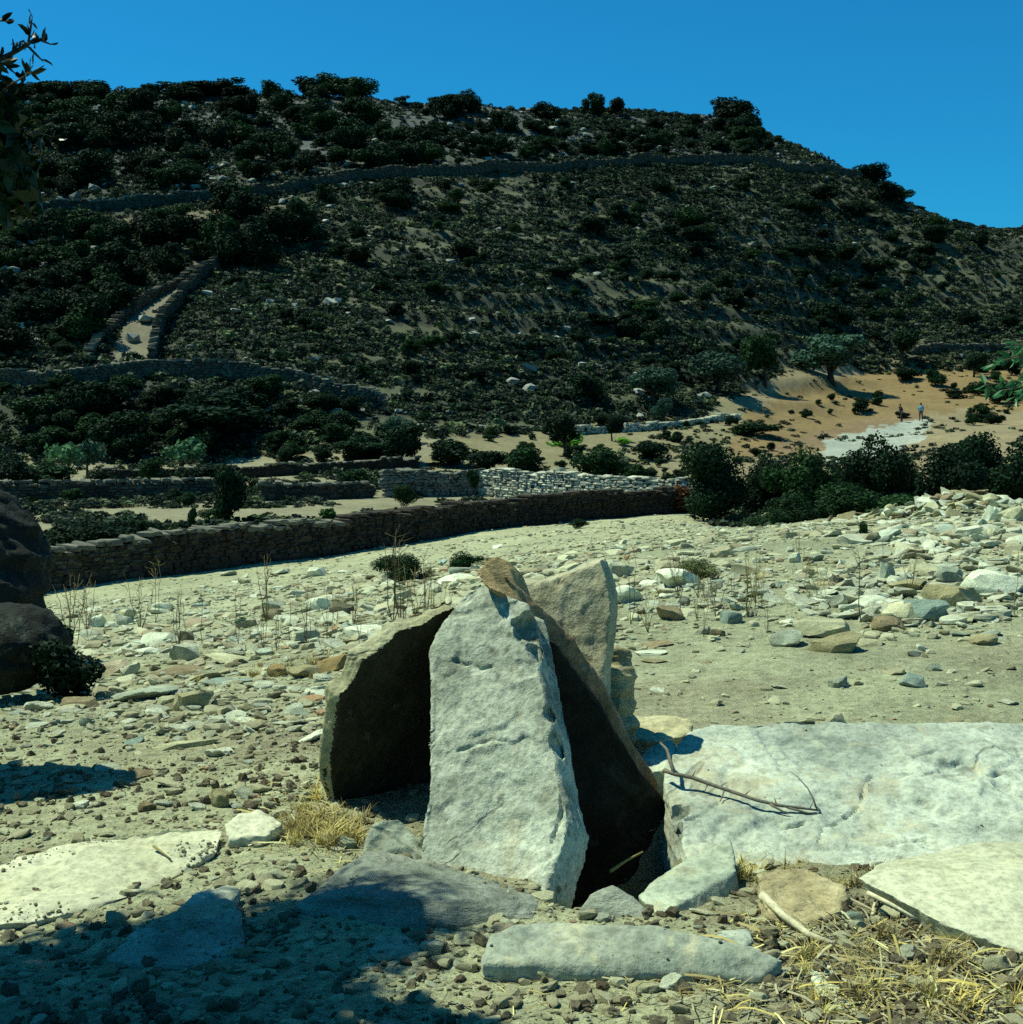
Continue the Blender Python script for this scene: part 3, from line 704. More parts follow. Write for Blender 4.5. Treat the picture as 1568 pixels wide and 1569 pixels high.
ROCKS = [rock_mesh('field_stone', 100 + k, 0.5, 3, cuts=12, jit=0.07) for k in range(12)]
SLABS = [rock_mesh('flat_field_stone', 200 + k, 0.3, 3, cuts=8, jit=0.05) for k in range(10)]
COLS = {'white': (1.55, 1.58, 1.48), 'pale': (1.2, 1.22, 1.12), 'grey': (0.78, 0.84, 0.78), 'blue': (0.62, 0.78, 0.82), 'cream': (1.12, 1.06, 0.82),
        'tan': (0.85, 0.74, 0.5), 'brown': (0.62, 0.48, 0.34), 'dark': (0.36, 0.33, 0.27), 'orange': (0.85, 0.6, 0.32), 'pink': (0.95, 0.8, 0.68)}
_rk = [0]
def put_stone(px, py, w, h, col, kind, label, depth=None, tilt=0.12, group=None, name='field_stone', parent=None, d=None, sink=0.35):
    """a stone whose base shows at pixel (px, py), w x h pixels"""
    g = at(px, d) if d else hit(px, py)
    s = g.y / F
    k = _rk[0]; _rk[0] += 1
    pool = SLABS if kind == 'flat' else ROCKS
    me = pool[k % len(pool)]
    if not me.materials: me.materials.append(M['field'])
    W = w * s; 
    vis = h * s                                    # seen height = top depth seen obliquely + front height
    up = max(0.05, math.atan2(CZ - g.z, g.y))
    D = W * (depth if depth else (1.0 if kind == 'flat' else 0.8))
    D = min(D, 0.75 * vis / math.sin(up)) if kind == 'flat' else D
    Hh = max((vis - D * math.sin(up) * 0.8) / math.cos(up), vis * 0.35, 0.08 * W)
    loc = g + Vector((0, D * 0.35, -Hh * sink))
    r = np.random.default_rng(k)
    o = link(name, me, None, parent, loc, (r.normal(0, tilt), r.normal(0, tilt), r.choice([0, math.pi]) + r.normal(0, 0.25)), (W, D, Hh * (1 + sink)))
    c = COLS[col]; v = 1 + r.normal(0, 0.06)
    o.color = (c[0] * v, c[1] * v, c[2] * v, 1)
    if label: tag(o, label, 'stone', group, 'thing')
    return o

HAND = [
 (282,1015,48,32,'pale','block','grey-white domed stone with a pointed top on the left field'),
 (346,1016,84,12,'cream','flat','long thin cream slab lying right of the domed stone'),
 (175,1034,54,26,'pink','flat','pinkish stone with a brown underside left of the small white stone'),
 (203,1036,34,22,'pale','block','small whitish stone touching the brown layered slab on the left field'),
 (265,1036,92,16,'brown','flat','thin brown layered slab on the left field below the domed stone'),
 (215,1072,104,28,'grey','flat','broad grey-green slab with dark right end on the left field'),
 (296,1088,62,36,'tan','block','striped olive block right of the broad grey-green slab'),
 (342,1050,90,14,'blue','flat','bluish flat slab with a dark shadow edge on the left field'),
 (310,1044,50,16,'cream','flat','cream flat stone tucked behind the bluish slab'),
 (462,1040,52,24,'tan','block','greenish tan stone left of the orange layered stone'),
 (424,1036,34,20,'orange','block','orange tan rounded stone left of the greenish tan one'),
 (517,1028,56,28,'orange','block','orange layered stone close to the leaning slab'),
 (390,1034,60,14,'cream','flat','cream slab leaning over a gap left of the orange rounded stone'),
 (104,1052,30,18,'white','block','white angular stone near the left boulders'),
 (118,1026,56,16,'white','flat','bright white slanting stone next to the dark shrub'),
 (55,1090,44,20,'pale','flat','pale flat stone near the left edge above the boulder shadow'),
 (120,1086,60,24,'brown','block','rough brown rock left of the broad grey-green slab'),
 (253,1082,40,18,'cream','block','small ochre stone wedged under the broad grey-green slab'),
 (238,1096,34,12,'pale','flat','thin pale stone in front of the ochre stone'),
 (345,1156,32,12,'white','flat','small white flake on bare soil left of the tomb'),
 (280,1146,110,10,'cream','flat','long low cream slab almost buried in soil'),
 (256,1206,52,16,'cream','flat','flat cream stone on dark gravel left of the tomb'),
 (337,1236,32,30,'tan','block','small upright tan triangular stone on the gravel'),
 (225,1242,34,16,'brown','block','dark red-brown clod on the gravel near the flat boulder'),
 (96,1220,40,18,'brown','block','brown stone at the edge of the boulder shadow'),
 (495,1066,60,18,'white','flat','white flat stone just left of the leaning slab'),
 (480,1135,66,18,'white','flat','white stone touching the left side of the leaning slab'),
 (440,1112,60,12,'pale','flat','long pale stone left of the leaning slab'),
 (527,945,44,26,'dark','block','dark brown rock on the field behind the leaning slab'),
 (487,936,42,24,'white','flat','white broken slab beside the dark brown rock'),
 (515,956,54,18,'pale','flat','pale slab in front of the dark brown rock'),
 (560,975,70,20,'white','flat','white slab left of the tip of the tomb'),
 (420,940,40,22,'grey','block','grey block among white rubble at left centre'),
 (250,935,34,14,'white','flat','white stone in the middle of the left field rubble'),
 (190,950,36,18,'cream','block','cream stone at the far left of the field rubble'),
 (150,962,26,22,'white','block','small white stone standing near the dry weeds at left'),
 (285,985,26,20,'dark','block','dark stone with a shadowed hollow on the left field'),
 (240,988,60,22,'pale','flat','large pale stone half buried on the left field'),
 (1209,990,54,26,'grey','flat','grey striated stone left of the cream boulder pair'),
 (1265,978,90,36,'cream','block','rounded cream boulder with dark underside on the right field'),
 (1284,1000,84,34,'tan','block','tan boulder leaning in front of the rounded cream boulder'),
 (1364,966,62,24,'brown','block','brown rock right of the cream boulder pair'),
 (1335,990,50,14,'cream','flat','cream flat stone just right of the tan boulder'),
 (1428,952,68,38,'blue','block','blue-grey wedge-shaped stone on the right field'),
 (1394,952,96,38,'cream','flat','long cream slab slanting up behind the blue-grey wedge'),
 (1470,930,92,38,'tan','block','bulky brown rock mass behind the blue-grey wedge'),
 (1334,930,68,18,'white','flat','bright white slab left of the long cream slab'),
 (1372,930,58,16,'white','flat','second white slab touching the long cream slab'),
 (1392,882,48,14,'cream','flat','tilted cream slab in the right rubble'),
 (1432,884,70,20,'cream','flat','broad cream slab with shadowed edge in the right rubble'),
 (1358,894,28,34,'grey','block','upright grey stone propped like a tent in the right rubble'),
 (1398,904,56,18,'tan','flat','olive slab under the upright grey stone'),
 (1530,912,110,46,'white','flat','big white slab at the right edge of the rubble'),
 (1460,892,50,26,'grey','block','grey slanting stone left of the big white slab'),
 (1524,798,36,26,'white','block','white block on the rubble heap at the right'),
 (1555,800,40,22,'cream','block','cream block at the right end of the rubble heap'),
 (1512,988,46,18,'tan','block','lone tan stone with dark right side on the right field'),
 (1480,955,40,18,'cream','flat','cream stone right of the blue-grey wedge'),
 (1260,924,40,10,'white','flat','thin white flake on the right field'),
 (1222,924,34,10,'pale','flat','thin pale flake left of the thin white flake'),
 (1218,862,20,16,'white','block','small white stone paired with a grey slab in the middle distance'),
 (1250,860,32,12,'grey','flat','grey slab paired with a small white stone in the middle distance'),
 (1282,896,24,16,'dark','block','small dark stone pair by the tall dry stalk'),
 (1186,800,34,18,'cream','block','cream boulder on the far edge of the field below the bushes'),
 (1045,900,76,34,'white','flat','large white slab behind the olive cushion plant'),
 (952,925,66,32,'white','flat','large white slab right of the rear slab'),
 (948,884,46,26,'pale','block','pale stone above the white slab right of the rear slab'),
 (1000,900,40,14,'white','flat','white flat stone between the two large white slabs'),
 (1026,950,44,26,'brown','block','red-brown angular rock right of the tomb'),
 (1122,956,36,22,'blue','flat','small blue-grey slab right of the red-brown rock'),
 (1010,992,50,12,'brown','flat','flat brown slab right of the layered stone'),
 (1000,1004,50,10,'white','flat','flat white slab under the flat brown slab'),
 (1005,1016,40,10,'tan','flat','flat tan slab in front of the flat white slab'),
 (1100,975,24,12,'brown','block','small brown stone on the field right of the tomb'),
 (1145,845,44,10,'grey','flat','thin dark grey slab on the far field'),
 (700,893,60,12,'white','flat','white slab behind the capping stone near the dark shrubs'),
 (1430,1028,22,14,'grey','block','small round grey stone on bare soil above the lying slab'),
 (1548,1080,32,12,'pale','flat','pale flake on bare soil near the right edge'),
]
# crumbs of rock by the foot of the tomb
HAND += [
 (975,1345,40,22,'pale','block','small lit stone deep in the dark hollow under the slabs'),
 (530,1300,34,20,'grey','block','grey stone in the shade left of the jagged stone'),
 (660,1462,40,26,'pale','block','pale pebble-like stone in front of the layered footing slab'),
 (705,1466,26,14,'cream','block','small cream stone at the edge of the shade below the footing slab'),
 (1310,1412,34,18,'blue','block','small bluish stone below the brown rock'),
 (1240,1440,60,20,'cream','flat','cream flake beside the straw below the brown rock'),
 (1392,1470,34,24,'pale','block','pale stone in the straw below the smooth boulder'),
 (1408,1520,40,26,'cream','block','cream cracked stone in the straw at the bottom right'),
 (1530,1490,44,30,'cream','block','rounded cream stone in the straw at the right edge'),
 (1180,1440,36,24,'tan','block','crumbly brown lump at the right end of the front stone'),
 (840,1500,40,24,'cream','block','cream stone half buried in front of the long front stone'),
 (990,1520,44,20,'cream','flat','tan flake in the rubble below the long front stone'),
 (1030,1516,46,26,'white','block','whitish stone in the rubble below the long front stone'),
]
for h in HAND: put_stone(*h)

# the other stones of the field: the largest as single things, all the rest as rubble
def zone_density(px, py):
    r = 0.25
    if py > 880 and py < 1010 and px < 620: r = 0.9
    if px > 1180 and 830 < py < 970: r = 0.9
    if px > 1340 and py < 860: r = 1.0
    if 930 < px < 1180 and 860 < py < 930: r = 0.6
    if py > 1010 and py < 1110 and px < 520: r = 0.6
    if px > 950 and 985 < py < 1110: r = 0.08
    return r
n = 0; rr = random.Random(5)
while n < 205:
    px = rr.uniform(90, 1568); py = rr.uniform(812, 1250)
    if rr.random() > zone_density(px, py): continue
    if 500 < px < 1000 and py > 930: continue
    if px > 980 and py > 1095: continue
    if px < 1060 and py < 910 - (px - 100) * 0.12: continue
    if px < 130 and py < 1040: continue
    w = rr.choice([14, 16, 18, 20, 24, 28, 34]) * (0.75 + (py - 800) / 500)
    if px > 1180 and py < 970: w *= 1.25
    kind = rr.choice(['flat', 'flat', 'flat', 'block'])
    put_stone(px, py, w, w * (rr.uniform(0.18, 0.34) if kind == 'flat' else rr.uniform(0.4, 0.6)),
              rr.choice(['white', 'white', 'pale', 'pale', 'pale', 'grey', 'cream', 'cream', 'tan', 'brown', 'blue']), kind,
              'small loose weathered stone strewn among the larger stones of the field', group='small loose stones strewn over the field', tilt=0.2)
    n += 1

# rubble heap at the right end of the field
hp = at(1475, 24.0)
heap = tag(empty('rubble_heap', hp), 'heap of broken pale slabs piled up at the right end of the field', 'rubble heap', None, 'thing')
def heap_h(x, y): return 0.36 * math.exp(-((x - hp.x) / 0.95) ** 2 - ((y - hp.y) / 1.3) ** 2)
for k in range(260):
    x = hp.x + rr.gauss(0, 0.9); y = hp.y + rr.gauss(0, 0.8) - 0.2
    me = (SLABS + ROCKS)[k % 22]
    if not me.materials: me.materials.append(M['field'])
    W = rr.uniform(0.10, 0.44)
    o = link('stone', me, None, heap, (x - hp.x, y - hp.y, H(x, y) - hp.z + heap_h(x, y) * rr.uniform(0.6, 1.0)), (rr.gauss(0, 0.35), rr.gauss(0, 0.35), rr.uniform(0, 6.3)), (W, W * rr.uniform(0.5, 0.9), W * rr.uniform(0.10, 0.28)))
    c = COLS[rr.choice(['white', 'pale', 'pale', 'cream', 'grey', 'tan', 'tan', 'brown'])]; o.color = (*[q * 0.92 for q in c], 1)

# ------------------------------------------------------------------ geometry-node scatter of what nobody could count
def scatter(name, pts, rots, scls, var, protos, label, cat):
    me = bpy.data.meshes.new(name); n = len(pts)
    me.vertices.add(n); me.vertices.foreach_set('co', np.asarray(pts, np.float32).ravel())
    for nm, arr in (('rot', rots), ('scl', scls)):
        a = me.attributes.new(nm, 'FLOAT_VECTOR', 'POINT'); a.data.foreach_set('vector', np.asarray(arr, np.float32).ravel())
    a = me.attributes.new('var', 'INT', 'POINT'); a.data.foreach_set('value', np.asarray(var, np.int32))
    o = link(name, me)
    ng = bpy.data.node_groups.new(name, 'GeometryNodeTree')
    ng.interface.new_socket('Geometry', in_out='INPUT', socket_type='NodeSocketGeometry')
    ng.interface.new_socket('Geometry', in_out='OUTPUT', socket_type='NodeSocketGeometry')
    N, L = ng.nodes, ng.links
    gi, go, jn = N.new('NodeGroupInput'), N.new('NodeGroupOutput'), N.new('GeometryNodeJoinGeometry')
    def attr(nm, ty):
        q = N.new('GeometryNodeInputNamedAttribute'); q.data_type = ty; q.inputs[0].default_value = nm; return q.outputs[0]
    ra, sa, va = attr('rot', 'FLOAT_VECTOR'), attr('scl', 'FLOAT_VECTOR'), attr('var', 'INT')
    er = N.new('FunctionNodeEulerToRotation'); L.new(ra, er.inputs[0])
    for k, pm in enumerate(protos):
        po = bpy.data.objects.new(pm.name + '_source', pm)
        oi = N.new('GeometryNodeObjectInfo'); oi.inputs[0].default_value = po; oi.transform_space = 'ORIGINAL'
        cp = N.new('FunctionNodeCompare'); cp.data_type = 'INT'; cp.operation = 'EQUAL'; cp.inputs[3].default_value = k
        L.new(va, cp.inputs[2])
        ip = N.new('GeometryNodeInstanceOnPoints')
        L.new(gi.outputs[0], ip.inputs['Points']); L.new(cp.outputs[0], ip.inputs['Selection'])
        L.new(oi.outputs['Geometry'], ip.inputs['Instance']); L.new(er.outputs[0], ip.inputs['Rotation']); L.new(sa, ip.inputs['Scale'])
        L.new(ip.outputs[0], jn.inputs[0])
    L.new(jn.outputs[0], go.inputs[0])
    md = o.modifiers.new('scatter', 'NODES'); md.node_group = ng
    return tag(o, label, cat, kind='stuff')

PEB = [rock_mesh('pebble', 300 + k, 0.4, 2, cuts=9, jit=0.05) for k in range(8)]
for m_ in PEB: m_.materials.append(M['pebble'])

def sample_field(n, d0, d1, ulim=0.42, seed=1, pw=1.0):
    r = np.random.default_rng(seed)
    d = np.exp(r.uniform(0, 1, n) ** pw * math.log(d1 / d0)) * d0
    x = r.uniform(-ulim, ulim, n) * d
    return x, d, r

def field_mask(x, y, r, clump_seed=3, base=0.35):
    p = np.stack([x, y, x * 0], 1)
    c = np.clip(fbm(p * np.where(y < 8, 1.1, 0.5)[:, None], 3, clump_seed) * 1.5 + 0.5, 0, 1)
    return r.uniform(0, 1, len(x)) < base + (1 - base) * c ** 2

pts, rots, scls, var = [], [], [], []
for (n, d0, d1, s0, s1, base, seed) in ((26000, 1.9, 4.6, 0.004, 0.013, 0.35, 1), (6500, 1.9, 6.0, 0.012, 0.05, 0.1, 2), (15000, 4.2, 9, 0.008, 0.028, 0.3, 3), (4200, 4.2, 10, 0.03, 0.10, 0.06, 4),
                                 (13000, 8.5, 20, 0.022, 0.06, 0.3, 5), (4600, 8.5, 24, 0.06, 0.22, 0.08, 6), (9000, 19, 40, 0.05, 0.13, 0.25, 7), (5000, 38, 60, 0.09, 0.22, 0.25, 8)):
    x, y, r = sample_field(n, d0, d1, 0.42, seed)
    px = CX + F * x / y
    k = field_mask(x, y, r, 3 + seed, base)
    wl_ = np.interp(px, [-400, 100, 480, 800, 1060, 1200, 1600], [28, 31, 39, 50, 57, 46, 30])
    k &= y < wl_
    k &= ~((px > 950) & (y > 3.4) & (y < 5.5) & (r.uniform(0, 1, n) < 0.86))
    x, y = x[k], y[k]; n = len(x)
    s = s0 * (s1 / s0) ** (r.uniform(0, 1, n) ** 1.6)
    z = height(x, y) - s * 0.06
    pts.append(np.stack([x, y, z], 1)); rots.append(np.stack([r.normal(0, .16, n), r.normal(0, .16, n), r.uniform(0, 6.28, n)], 1))
    scls.append(np.stack([s, s * r.uniform(.5, 1, n), s * r.uniform(.12, .42, n)], 1)); var.append(r.integers(0, 8, n))
# rubble bands of broken shards
def band(n, poly, s0, s1, seed):
    r = np.random.default_rng(seed); xs = [q[0] for q in poly]; ys = [q[1] for q in poly]
    px, py = r.uniform(min(xs), max(xs), n * 5), r.uniform(min(ys), max(ys), n * 5)
    m = np.nonzero(inpoly(px, py, poly))[0][:n]; n = len(m)
    q = hits(px[m], py[m], dmax=60); s = s0 * (s1 / s0) ** (r.uniform(0, 1, n) ** 1.5)
    q[:, 2] -= s * 0.05
    pts.append(q); rots.append(np.stack([r.normal(0, .22, n), r.normal(0, .22, n), r.uniform(0, 6.28, n)], 1))
    scls.append(np.stack([s, s * r.uniform(.45, .9, n), s * r.uniform(.12, .35, n)], 1)); var.append(r.integers(8, 14, n))
band(700, [(110, 960), (300, 905), (640, 885), (680, 940), (560, 990), (330, 1010), (130, 1010)], 0.035, 0.17, 81)
band(520, [(1180, 900), (1330, 850), (1568, 830), (1568, 950), (1400, 960), (1230, 940)], 0.035, 0.17, 82)
band(420, [(1180, 792), (1380, 770), (1568, 770), (1568, 840), (1380, 850), (1200, 815)], 0.07, 0.28, 83)
band(260, [(940, 880), (1180, 860), (1190, 930), (950, 940)], 0.03, 0.12, 84)
band(380, [(20, 1060), (300, 1020), (520, 1020), (500, 1120), (250, 1130), (20, 1130)], 0.015, 0.09, 85)
band(420, [(700, 860), (1180, 800), (1180, 860), (940, 880), (700, 900)], 0.03, 0.12, 86)
# crumbs of soil and chips on the big stones near the camera
from mathutils.bvhtree import BVHTree
bpy.context.view_layer.update()
def dust(name, n, s0, s1, seed, clump=2.5):
    o = DUST[name]; r = np.random.default_rng(seed); bv = BVHTree.FromObject(o, bpy.context.evaluated_depsgraph_get())
    co = get_co(o.data); lo, hi = co.min(0), co.max(0); out = []
    for _ in range(n * 6):
        if len(out) >= n: break
        x, y = r.uniform(lo[0], hi[0]), r.uniform(lo[1], hi[1])
        if vnoise(np.array([[x * 9, y * 9, seed]]), 4)[0] * clump + 0.2 < r.uniform(0, 1): continue
        h = bv.ray_cast(Vector((x, y, hi[2] + 1)), Vector((0, 0, -1)))
        if h[0] is not None and h[1].z > 0.55: out.append(h[0] + o.location)
    n = len(out)
    if not n: return
    s = s0 * (s1 / s0) ** (r.uniform(0, 1, n) ** 2); q = np.array([tuple(v) for v in out])
    pts.append(q); rots.append(np.stack([r.normal(0, .2, n), r.normal(0, .2, n), r.uniform(0, 6.28, n)], 1))
    scls.append(np.stack([s, s * .8, s * r.uniform(.3, .7, n)], 1)); var.append(r.integers(0, 8, n))
dust('flat_boulder', 260, 0.003, 0.014, 1); dust('lying_slab', 26, 0.003, 0.007, 2); dust('front_stone', 36, 0.003, 0.009, 4); dust('shaded_slab', 70, 0.004, 0.012, 5); dust('footing_slab', 24, 0.004, 0.010, 6); dust('brown_rock', 30, 0.003, 0.010, 7)
SHARD = [rock_mesh('shard', 330 + k, 0.3, 2, cuts=7, jit=0.07) for k in range(6)]
for m_ in SHARD: m_.materials.append(M['shard'])
r = np.random.default_rng(77)
scatter('gravel', np.concatenate(pts), np.concatenate(rots), np.concatenate(scls), np.concatenate(var), PEB + SHARD, 'grey and cream gravel and stone chips covering the field', 'gravel')

# ------------------------------------------------------------------ dry stone walls
def block_mesh(name, seed):
    bm = bmesh.new(); bmesh.ops.create_cube(bm, size=1.0); bmesh.ops.subdivide_edges(bm, edges=bm.edges[:], cuts=1, use_grid_fill=True)
    r = np.random.default_rng(seed)
    for v in bm.verts:
        l = v.co.length
        v.co = v.co * (1 - 0.16 * max(0, (l - 0.5) / 0.366)) + Vector(r.normal(0, 0.045, 3))
    me = bpy.data.meshes.new(name); bm.to_mesh(me); bm.free(); set_smooth(me, 35); return me
BLK = [block_mesh('wall_stone', 400 + k) for k in range(8)]
BLKP, BLKC = [], []
for m_ in BLK:
    q = m_.copy(); q.materials.append(M['wallpale']); BLKP.append(q)
    q = m_.copy(); q.materials.append(M['wallcap']); BLKC.append(q); m_.materials.append(M['wall'])

def resample(pts, step):
    pts = np.array([(p.x, p.y) for p in pts]); seg = np.hypot(*np.diff(pts, axis=0).T); s = np.concatenate([[0], np.cumsum(seg)])
    t = np.arange(0, s[-1], step)
    return np.stack([np.interp(t, s, pts[:, 0]), np.interp(t, s, pts[:, 1])], 1), s[-1]

def wall(name, pts, hgt, thick, label, n_parts=60, lens=(0.13, 0.46), rise=(0.07, 0.16), seed=0, pale=False, cap=True, hfun=None, mat=None, tone=1.0):
    """pts: world points along the foot of the wall"""
    r = random.Random(seed)
    base = pts[0].copy()
    root = tag(empty(name, base), label, 'wall', None, 'thing')
    line, total = resample(pts, 0.05)
    z = height(line[:, 0], line[:, 1])
    tan = np.gradient(line, axis=0); ang = np.arctan2(tan[:, 1], tan[:, 0])
    hs = hgt * (1 + 0.22 * fbm(np.stack([np.arange(len(line)) * 0.03, line[:, 0] * 0, line[:, 0] * 0 + seed], 1), 3, seed)) if hfun is None else hfun(np.linspace(0, 1, len(line)))
    pool = BLKP if pale else BLK
    stones = []
    c = 0.0; row = 0
    while c < hs.max():
        h = r.uniform(*rise); s = r.uniform(-0.3, 0)
        while s < total:
            L = r.uniform(*lens); i = min(max(int((s + L / 2) / 0.05), 0), len(line) - 1)
            top = c + h >= hs[i]
            if c < hs[i]:
                hh = h * r.uniform(0.85, 1.1)
                tk = thick * r.uniform(0.9, 1.12)
                if top: L *= r.uniform(0.9, 1.5); tk *= 1.08
                stones.append((line[i, 0] + r.gauss(0, .025), line[i, 1] + r.gauss(0, .025), z[i] - 0.05 + c + h / 2, ang[i] + r.gauss(0, .10), L * r.uniform(.85, 1.1), tk, hh * r.uniform(.85, 1.15), r.gauss(0, .10), r.randrange(8), top))
            s += L
        c += h * 0.97; row += 1
    # nearest (largest) stones and the cap stones one by one, the rest joined
    stones.sort(key=lambda q: (0 if q[9] else 6) + math.hypot(q[0], q[1]))
    for q in stones[:n_parts]:
        o = link('stone', (BLKC if q[9] and not pale else pool)[q[8]], None, root, Vector(q[:3]) - base, (q[7], q[7] * 0.5, q[3]), (q[4], q[5], q[6]))
        if pale:
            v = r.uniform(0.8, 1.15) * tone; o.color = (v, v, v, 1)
    V, Fc, off = [], [], 0
    for q in stones[n_parts:]:
        me = pool[q[8]]; co = get_co(me) * np.array([q[4], q[5], q[6]])
        ca, sa = math.cos(q[3]), math.sin(q[3])
        V.append(np.stack([co[:, 0] * ca - co[:, 1] * sa + q[0], co[:, 0] * sa + co[:, 1] * ca + q[1], co[:, 2] + q[2]], 1) - np.array(base))
        f = np.array([p.vertices[:] for p in me.polygons]); Fc.append(f + off); off += len(co)
    if V:
        me = mesh_from('stonework', np.concatenate(V), np.concatenate(Fc)); set_smooth(me, 35)
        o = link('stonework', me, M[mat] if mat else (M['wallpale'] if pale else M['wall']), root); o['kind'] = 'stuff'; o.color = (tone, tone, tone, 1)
    # rubble core
    ln, _ = resample(pts, 0.8)
    zc = height(ln[:, 0], ln[:, 1]); tn = np.gradient(ln, axis=0); tn /= np.linalg.norm(tn, axis=1)[:, None]; nm = np.stack([-tn[:, 1], tn[:, 0]], 1)
    hc = np.interp(np.linspace(0, 1, len(ln)), np.linspace(0, 1, len(hs)), hs) - 0.14
    vs, fs = [], []
    for i in range(len(ln)):
        for sgn, top in ((-1, 0), (-1, 1), (1, 1), (1, 0)):
            xy = ln[i] + nm[i] * sgn * thick * 0.36
            vs.append((xy[0] - base.x, xy[1] - base.y, zc[i] - base.z + (hc[i] if top else -0.3)))
    for i in range(len(ln) - 1):
        for k in range(4): fs.append((4 * i + k, 4 * i + (k + 1) % 4, 4 * i + 4 + (k + 1) % 4, 4 * i + 4 + k))
    fs.append((0, 1, 2, 3)); m4 = 4 * len(ln) - 4; fs.append((m4 + 3, m4 + 2, m4 + 1, m4))
    link('core', mesh_from('core', vs, fs, M['core']), None, root)
    return root

def W(*a): return [at(px, d) for px, d in a]
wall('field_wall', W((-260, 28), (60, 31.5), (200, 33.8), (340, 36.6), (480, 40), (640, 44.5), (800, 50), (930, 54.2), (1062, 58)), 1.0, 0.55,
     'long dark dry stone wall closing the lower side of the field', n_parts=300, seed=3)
wall('enclosure_wall', W((1050, 59), (960, 61), (880, 63), (800, 65.2), (735, 67)), 1.42, 0.5,
     'sunlit pale dry stone wall of the small enclosure behind the field wall', n_parts=200, seed=5, pale=True)
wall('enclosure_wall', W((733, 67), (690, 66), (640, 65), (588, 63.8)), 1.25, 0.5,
     'shaded dry stone wall at the left of the small enclosure', n_parts=110, seed=7, pale=True, tone=0.42)  # same pale stone, its colour darkened for the shaded stretch
wall('terrace_wall', W((566, 63.5), (520, 62), (460, 60.5), (400, 60)), 0.75, 0.5, 'short dark wall left of the gap in the enclosure', n_parts=60, seed=9)
wall('terrace_wall', W((330, 62), (240, 61), (150, 60), (60, 59.5), (-150, 58)), 0.85, 0.6, 'dark terrace wall behind the big round shrub at the left', n_parts=80, seed=11)
wall('terrace_wall', W((640, 84), (580, 83.5), (500, 82), (400, 80), (320, 79), (230, 78), (160, 78)), 0.7, 0.6, 'pale topped terrace wall curving below the scrubby lower slope', n_parts=70, seed=13)
wall('hillside_wall', [hit(x, y) for x, y in ((-200, 600), (0, 597), (80, 596), (140, 590), (230, 578), (300, 580), (400, 585), (450, 592), (500, 607), (545, 618), (590, 628))], 1.25, 0.6,
     'dark dry stone wall across the foot of the hill at the left', n_parts=60, lens=(0.3, 0.6), rise=(0.14, 0.22), seed=15)
wall('hillside_wall', [hit(x, y) for x, y in ((233, 560), (240, 520), (255, 490), (280, 462), (310, 430), (345, 400), (368, 380), (385, 345), (392, 320))], 1.3, 0.6,
     'stone wall climbing the slope on the right of the walled path', n_parts=50, lens=(0.3, 0.6), rise=(0.14, 0.22), seed=17)
wall('hillside_wall', [hit(x, y) for x, y in ((135, 555), (155, 520), (190, 490), (230, 462), (280, 435), (318, 410))], 0.7, 0.7,
     'low tumbled wall on the left side of the walled path', n_parts=40, lens=(0.3, 0.7), rise=(0.14, 0.24), seed=19)
wall('ridge_wall', [hit(x, y) for x, y in ((-250, 338), (0, 330), (120, 326), (220, 318), (330, 308), (400, 300), (480, 288), (560, 276), (640, 270), (720, 268), (800, 265), (880, 260), (960, 256), (1040, 251), (1100, 250), (1160, 251))] + W((1215, 221), (1265, 225), (1318, 229)), 1.3, 0.7,
     'long stone wall running right across the upper hillside', n_parts=120, lens=(0.4, 0.9), rise=(0.2, 0.32), seed=21)
wall('hillside_wall', [hit(x, y) for x, y in ((1400, 542), (1440, 538), (1480, 537), (1540, 536))], 0.9, 0.7, 'short dark wall along the top of the ochre field', n_parts=20, lens=(0.4, 0.8), rise=(0.2, 0.3), seed=23)
wall('hillside_wall', W((1462, 226), (1500, 236), (1540, 241), (1620, 246)), 0.9, 0.7, 'short wall on the skyline at the far right', n_parts=20, lens=(0.4, 0.8), rise=(0.2, 0.3), seed=25)
wall('terrace_wall', [hit(x, y) for x, y in ((880, 664), (930, 662), (985, 660), (1060, 650), (1130, 642))], 0.45, 0.6, 'low stone edging under the green tree in the valley', n_parts=30, lens=(0.3, 0.6), rise=(0.12, 0.2), seed=27, pale=True)

# ------------------------------------------------------------------ bushes and trees
def leaf_cloud(lobes, n, size, seed, elong=1.6, shell=0.55, quads=True):
    """leaf-sized faces spread through overlapping ellipsoids; lobes = (cx,cy,cz,rx,ry,rz)"""
    r = np.random.default_rng(seed)
    lob = np.array(lobes, float); vol = np.prod(lob[:, 3:], 1) ** 0.75; pick = r.choice(len(lob), n, p=vol / vol.sum())
    dr = r.normal(size=(n, 3)); dr /= np.linalg.norm(dr, axis=1)[:, None]
    rad = shell + (1 - shell) * r.uniform(0, 1, n) ** 0.6
    rad *= 1 + 0.16 * fbm(dr * 2.6 + pick[:, None] * 5.1, 3, seed)
    c = lob[pick, :3] + dr * lob[pick, 3:] * rad[:, None]
    # orientation: roughly facing outwards with a strong jitter
    nn = dr + r.normal(0, 0.6, (n, 3)); nn /= np.linalg.norm(nn, axis=1)[:, None]
    t = np.cross(nn, r.normal(size=(n, 3))); t /= np.linalg.norm(t, axis=1)[:, None] + 1e-9
    b = np.cross(nn, t)
    s = size * r.uniform(0.6, 1.3, n)[:, None]
    L, Wd = t * s * elong * 0.5, b * s * 0.5
    V = np.stack([c - L, c + Wd - L * 0.1, c + L, c - Wd - L * 0.1], 1).reshape(-1, 3)
    Q = np.arange(4 * n).reshape(-1, 4)
    return V, Q

